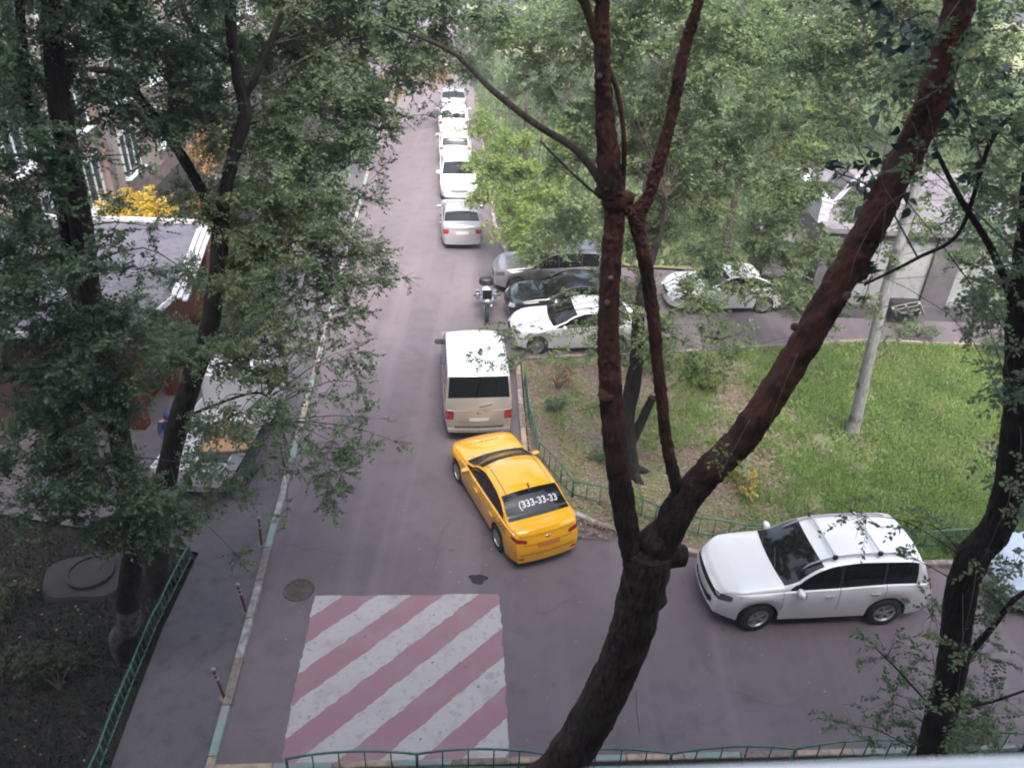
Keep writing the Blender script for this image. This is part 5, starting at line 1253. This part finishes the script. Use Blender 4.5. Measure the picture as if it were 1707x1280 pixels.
# --- 7. pale smooth trunk
g7 = PH(1420, 722); t = empty('tree'); tag(t, 'tree with a straight pale grey trunk standing alone in the bright grass', 'tree')
an7 = trunk(t, [([g7, PY(1428, 690, g7.y), PY(1448, 600, g7.y), PY(1478, 480, g7.y), PY(1505, 390, g7.y), PY(1532, 290, g7.y), PY(1560, 180, g7.y), PY(1580, 60, g7.y)], [.20, .165, .15, .135, .125, .12, .105, .09])], bark('pale'), seed=71, wob=.02)
NL += foliage(t, [B(1480, 130, 18, 90, .8), B(1400, 200, 19, 70, .9), B(1600, 180, 18, 80, .8), B(1640, 60, 17, 90, .9), B(1390, 60, 18, 90, .9), B(1660, 300, 19, 60, .6), B(1620, 420, 20, 45, .5), B(1350, 300, 20, 50, .7), B(1490, 540, 19.5, 30, .4), B(1560, 20, 17, 80, .8), B(1660, 490, 19.5, 45, .7), B(1450, 500, 20, 30, .3), B(1560, 380, 20, 36, .35), B(1440, 330, 20, 36, .4), B(1560, 100, 18, 60, .8), B(1350, 120, 19, 70, 1.0), B(1330, 30, 18, 70, 1.0), B(1460, 30, 17, 70, .9), B(1680, 200, 18, 60, .8), B(1300, 230, 20, 60, .9), B(1620, 330, 19, 40, .6), B(1500, 420, 20, 30, .35), B(1520, -90, 16, 150, 1.5)],
    'fresh', an7, 'grey', size=.085, seed=72, limb=.009, K=12)

# --- 8. trees beyond
def bg_tree(label, x, y, h, r, key, seed, blobs=(), size=.11, tr=.17, lean=0):
    global NL
    t = empty('tree'); tag(t, label, 'tree'); rg = random.Random(seed)
    g = Vector((x, y, .05)); top = g + Vector((lean, 0, h))
    an = trunk(t, [([g, g.lerp(top, .3) + Vector((rg.uniform(-.2, .2), 0, 0)), g.lerp(top, .65) + Vector((rg.uniform(-.3, .3), 0, 0)), top], [tr, tr * .8, tr * .55, tr * .2])], bark('brown'), seed=seed)
    bl = list(blobs)
    if r:
        for k in range(int(9 * r / 2)):
            a, f = rg.random() * 6.28, rg.random(); zz = h * rg.uniform(.38, 1.02); rr = r * (1.1 - .55 * zz / h) * math.sqrt(f)
            bl.append((g + Vector((math.cos(a) * rr + lean * zz / h, math.sin(a) * rr, zz)), r * rg.uniform(.28, .42), rg.uniform(.7, 1.3)))
    NL += foliage(t, bl, key, an[6:], 'brown', size=size, seed=seed, limb=.022, K=8, tl=.4, twigs=False, sub=1.6, flat=.8, droop=.15)
bg_tree('bright green tree leaning over the white cars parked up the road', .2, 36, 6.5, 0, 'lime', 81, [B(800, 270, 30, 26, 1.6), B(800, 330, 30, 24, 1.4), B(790, 215, 33, 22, 1.0), B(820, 300, 30, 36, 1.6), B(860, 260, 30, 55, 1.7), B(850, 340, 30, 36, 1.5), B(900, 310, 29, 50, 1.6), B(810, 205, 33, 30, 1.0), B(930, 350, 29, 40, 1.4), B(880, 380, 28, 36, 1.5), B(930, 230, 30, 50, 1.4), B(870, 425, 27, 24, .8), B(830, 380, 29, 26, .9)], size=.09)
bg_tree('green tree behind the nosed-in cars, right of the bright green one', 5.5, 33.5, 8, 2.6, 'fresh', 82, [B(980, 350, 28, 50, 1.6), B(920, 400, 27, 50, 1.0), B(1050, 330, 27, 50, 1.4), B(1180, 410, 27, 40, 1.2), B(1270, 420, 27, 40, 1.2), B(1340, 330, 24.5, 40, 1.2), B(1370, 430, 24.5, 45, 1.2), B(1420, 350, 24, 30, .8), B(1330, 500, 24.5, 36, 1.0), B(1390, 510, 24, 36, .9), B(1430, 440, 24, 30, .8), B(1530, 370, 24, 40, .6), B(1640, 380, 24, 40, .8), B(900, 405, 27, 26, .8)])
bg_tree('tall green tree in front of the grey cabinet hut', 8.4, 30.5, 9, 2.6, 'fresh', 83, [B(1290, 350, 25, 50, 1.5), B(1310, 420, 26, 36, 1.2), B(1250, 300, 26, 50, 1.4), B(1300, 480, 26, 26, .8)])
bg_tree('dark green tree far beyond the parked row, under the long bare branch', 1.2, 46, 11, 3.2, 'mid', 84, [B(790, 110, 40, 40, 1.4), B(800, 60, 38, 50, 1.5), B(880, 130, 38, 60, 1.5)])
bg_tree('green tree between the two upright thin limbs, far back', 7, 44, 11, 3.6, 'fresh', 85)
bg_tree('pale green tree far back above the garage building', 14, 44, 10, 3.6, 'lime', 86, [B(1340, 250, 40, 50, 1.2)])
bg_tree('green tree at the far right beyond the garage building', 22, 46, 11, 4, 'fresh', 87)
bg_tree('deep green tree in the far upper centre', 3, 57, 13, 4.2, 'mid', 88)
bg_tree('wide green tree in the far upper right', 12, 58, 13, 4.8, 'fresh', 89)
bg_tree('wide mid green tree in the farthest right corner', 24, 62, 14, 5, 'mid', 90)
bg_tree('tree closing the far end of the road with yellowing leaves', -7.5, 74, 12, 4.6, 'russet', 91, [B(690, 115, 45, 30, 1.2), B(730, 125, 47, 26, 1.2), B(650, 150, 40, 26, 1.0)], size=.15)
bg_tree('green tree on the left verge far up the road', -9.6, 40, 9, 2.8, 'mid', 92, [B(590, 240, 30, 40, 1.2), B(540, 300, 28, 50, 1.3), B(600, 180, 34, 40, 1.3)])
bg_tree('yellow green tree on the left verge in front of the pink building', -10.0, 33, 7.5, 2.4, 'fresh', 93, [B(470, 360, 26, 50, 1.4), B(430, 420, 24, 45, 1.2), B(400, 320, 26, 40, 1.3), B(490, 300, 27, 40, 1.4)])
bg_tree('tree with orange tinged leaves beside the pink building', -13.4, 33.5, 6.5, 1.8, 'russet', 94, [B(320, 190, 31, 35, 1.3), B(350, 250, 30, 36, 1.2)])
bg_tree('dark tree far up the left verge', -12, 52, 12, 4, 'deep', 95)
bg_tree('tall dark tree far behind the pavement, closing the view', -18, 78, 15, 6, 'mid', 96, size=.16)
bg_tree('broad tree closing the view behind the parked row', 3, 80, 15, 6, 'mid', 97, size=.16)
bg_tree('broad tree closing the view in the far right distance', 18, 82, 15, 7, 'fresh', 98, size=.17)
bg_tree('broad dark tree in the farthest right distance', 36, 74, 15, 7, 'mid', 99, size=.17)
bg_tree('dense green tree in the far distance behind the upper right canopy', 9.5, 66, 14, 5, 'mid', 102, size=.15)
bg_tree('light green tree closing a gap in the far upper right', 20, 70, 14, 5.5, 'fresh', 103, size=.15)
bg_tree('tall tree at the right beyond the garage roof', 29, 44, 12, 4, 'fresh', 100)
bg_tree('leafy tree standing on the road side lawn edge far right', 17.5, 22.5, 7, 1.6, 'mid', 101, [B(1660, 400, 22, 50, 1.2), B(1690, 500, 22, 40, 1.2), B(1700, 300, 21, 50, 1.2)])

# --- shrubs
def shrub(name, label, c, r, h, key, k, seed, size=.07, stems=5):
    global NL
    t = empty(name, (0, 0, 0)); tag(t, label, 'shrub'); rg = random.Random(seed); c = Vector(c); b = MB(); bl = []
    for i in range(stems):
        a = rg.random() * 6.28; e = c + Vector((math.cos(a) * r * .6, math.sin(a) * r * .6, h * rg.uniform(.5, .9))); b.tube([c, c.lerp(e, .5) + Vector((0, 0, .1 * h)), e], [.02, .014, .008], 5); bl.append((e, r * rg.uniform(.4, .6), k))
    b.build('stem', bark('grey'), t)
    NL += foliage(t, bl, key, [], 'grey', size=size, seed=seed, limb=.008, tl=.3, K=10, droop=.2, twigs=False)
g = PY(215, 350, 26.5); shrub('shrub', 'bright yellow bush behind the pavilion roof under the white window', (g.x, 26.5, .05), 1.3, g.z + .6, 'yellow', 1.3, 201, .09, 8)
g = PY(255, 345, 26.3); shrub('shrub', 'yellow bush beside the red bush behind the pavilion roof', (g.x, 26.3, .05), .9, g.z + .5, 'yellow', 1.2, 202, .09, 6)
g = PY(310, 350, 27.0); shrub('shrub', 'dark red brown bush behind the right end of the pavilion roof', (g.x, 27.0, .05), 1.0, g.z + .4, 'russet', 1.2, 203, .08, 7)
for i, (px, py, r, h, key, k, lb) in enumerate([
    (100, 1150, .55, .9, 'shaded', .8, 'yellowish green bush in the dark flower bed below the concrete well'), (60, 1120, .4, .7, 'shaded', .6, 'small dark bush left of the yellowish one in the flower bed'), (20, 1010, .45, .6, 'shaded', .5, 'low dark bush at the left edge beside the concrete well'),
    (300, 620, .6, 1.2, 'yellow', .6, 'yellow shrub beside the blue clad person'), (390, 560, .8, 1.2, 'fresh', 1.0, 'green shrub in the bed by the pavilion corner'), (420, 500, .8, 1.0, 'mid', 1.0, 'dark shrub near the distant green fence'), (360, 490, .8, 1.2, 'russet', .6, 'russet shrub at the orange brown pavilion corner'),
    (930, 650, .5, .7, 'russet', .35, 'dry brownish bush at the lawn corner beside the van'), (925, 690, .35, .5, 'mid', .6, 'small green bush by the fence beside the van'), (1080, 610, .8, .9, 'fresh', .9, 'green bush under the low branches behind the lawn tree'), (1180, 640, .7, .6, 'lime', .7, 'bright low bush on the lawn under the trees'),
    (1230, 820, .5, .5, 'yellow', .22, 'sparse yellow leaved sapling on the lawn above the fence'), (1000, 770, .3, .4, 'mid', .5, 'small weedy bush at the foot of the black trunk'), (1660, 592, .5, .6, 'mid', .7, 'low bush right of the walking person'),
    (1530, 560, .6, .5, 'mid', .6, 'low bush in front of the wooden pallet'), (1590, 910, .5, .6, 'fresh', .8, 'green bush between the off-road car and the pale blue car'), (1600, 1250, .4, .9, 'fresh', .9, 'small green bush at the foot of the dark right tree'), (1330, 520, .8, 1.2, 'fresh', .8, 'green bush at the corner of the garage building'),
    (850, 620, .25, .5, 'mid', .5, 'small weed bush between the van and the fence end'), (620, 200, .9, 1.4, 'yellow', .8, 'yellow bush far up the left side of the road')]):
    g = PH(px, py, .05); shrub('shrub', lb, g, r, h, key, k, 210 + i, .06 if g.y < 25 else .1, 6)

# ------------------------------------------------------------------ ground cover
def inpoly(x, y, P):
    ins = np.zeros(len(x), bool)
    for (x0, y0), (x1, y1) in zip(P, P[1:] + P[:1]):
        c = ((y0 > y) != (y1 > y)) & (x < (x1 - x0) * (y - y0) / (y1 - y0 + 1e-12) + x0); ins ^= c
    return ins
def scatter(P, n, rs, box):
    x = rs.uniform(box[0], box[1], n * 2); y = rs.uniform(box[2], box[3], n * 2); k = inpoly(x, y, P); return x[k][:n], y[k][:n]
def vnoise(x, y, s, seed=0):
    rs = np.random.RandomState(seed); G = rs.rand(64, 64); X, Y_ = (x / s) % 63, (y / s) % 63; i, j = X.astype(int), Y_.astype(int); fx, fy = X - i, Y_ - j; fx = fx * fx * (3 - 2 * fx); fy = fy * fy * (3 - 2 * fy)
    i2, j2 = (i + 1) % 64, (j + 1) % 64
    return (G[i, j] * (1 - fx) + G[i2, j] * fx) * (1 - fy) + (G[i, j2] * (1 - fx) + G[i2, j2] * fx) * fy
def blades(name, P, n, box, z, h, m, seed, thr=None, wd=.012):
    rs = np.random.RandomState(seed); x, y = scatter(P, n, rs, box); v = vnoise(x + 40, y, 1.3, seed) * .6 + vnoise(x + 40, y, .45, seed + 1) * .4
    if thr is not None:
        dens = np.clip((x - 3.5) / 5, 0, 1) * .48 + .12
        k = (v + rs.uniform(-.16, .16, len(x)) < dens + thr); x, y, v = x[k], y[k], v[k]
    n = len(x); a = rs.uniform(0, 6.28, n); b = np.stack([x, y, np.full(n, z)], 1); hh = h * rs.uniform(.5, 1.3, (n, 1)) * (1.3 - v[:, None] * .8)
    w_ = np.stack([np.cos(a), np.sin(a), np.zeros(n)], 1) * wd; ln = np.stack([rs.normal(0, .5, n), rs.normal(0, .5, n), np.ones(n)], 1) * hh
    V = np.stack([b - w_, b + w_, b + ln * .75 + w_ * .8, b + ln - w_ * .2], 1)
    return tag(link(name, quads_mesh(name, V), m), kind='stuff')
def litter(name, P, n, box, z, s, m, seed):
    rs = np.random.RandomState(seed); x, y = scatter(P, n, rs, box); n = len(x); a = rs.uniform(0, 6.28, n); ss = s * rs.uniform(.5, 1.3, (n, 1))
    u = np.stack([np.cos(a), np.sin(a), rs.normal(0, .25, n)], 1) * ss; v = np.stack([-np.sin(a), np.cos(a), rs.normal(0, .25, n)], 1) * ss * .4; b = np.stack([x, y, z + rs.uniform(0, .02, n)], 1)
    return tag(link(name, quads_mesh(name, np.stack([b, b + u * .5 + v, b + u, b + u * .5 - v], 1)), m), kind='stuff')
m_bl = leafmat('grass_blades', [(.14, .23, .065), (.21, .32, .095), (.29, .39, .13), (.42, .45, .22)], .5, .6)
m_lit = leafmat('dry_leaves', [(.09, .06, .045), (.17, .12, .085), (.26, .20, .15), (.42, .36, .30)], .15, .7)
lp = [(x + .15, y + .1) for x, y in lawn_edge[:-1]] + [(16, 14.2), (20, 15), (20, 24), (12.0, 24.2), (4.5, 22.7), (.95, 22.1)]
blades('grass', lp, 210000, (.2, 20, 13.4, 24.4), .09, .11, m_bl, 5, .10, .017)
blades('weeds', lp, 15000, (.2, 20, 13.4, 24.4), .10, .09, LF['lime'], 17, -.02, .035)
blades('weeds', lp, 12000, (.2, 20, 13.4, 24.4), .10, .12, LF['mid'], 27, -.12, .03)
litter('fallen_leaves', lp, 3500, (.2, 20, 13.4, 24.4), .13, .07, m_lit, 6)
litter('fallen_leaves', [(.2, 14), (7, 14), (8, 22.4), (.2, 22)], 17000, (.4, 8, 14, 22.3), .11, .07, m_lit, 7)
litter('fallen_leaves', [(-12, 5), (-6.95, 5), (-6.95, 13), (-9, 13.4), (-14, 14)], 260, (-14, -6.9, 5, 14), .07, .07, m_lit, 8)
blades('ground_cover', [(-13, 5), (-7.05, 5), (-7.05, 12.9), (-9, 13.3), (-13, 14)], 14000, (-13, -7, 5, 14), .05, .08, leafmat('weed_leaf', [(.015, .022, .018), (.025, .035, .026), (.035, .045, .03), (.05, .05, .035)], .2), 9, None, .02)
blades('ground_cover', [(-.2, 30.5), (9, 30), (9.6, 33.4), (40, 34.4), (60, 75), (-5, 75), (-.9, 34.8)], 130000, (-5, 60, 30, 75), .05, .35, LF['fresh'], 10, None, .06)
litter('fallen_leaves', [(-6.5, 5), (-1, 6), (8, 9), (9, 13), (-.5, 14), (-2, 40), (-7, 40)], 700, (-6.5, 9, 8.4, 40), .012, .045, m_lit, 12)
print('LEAVES', NL)

# ------------------------------------------------------------------ air
b = MB(); b.box((0, 60, 14), (240, 190, 36))
hz = bpy.data.materials.new('air'); hz.use_nodes = True; n, l = hz.node_tree.nodes, hz.node_tree.links; n.clear()
o_ = n.new('ShaderNodeOutputMaterial'); v = n.new('ShaderNodeVolumePrincipled'); v.inputs['Color'].default_value = (.86, .87, .92, 1); v.inputs['Density'].default_value = .0013
l.new(v.outputs[0], o_.inputs['Volume'])
o = b.build('haze', hz); tag(o, kind='stuff')
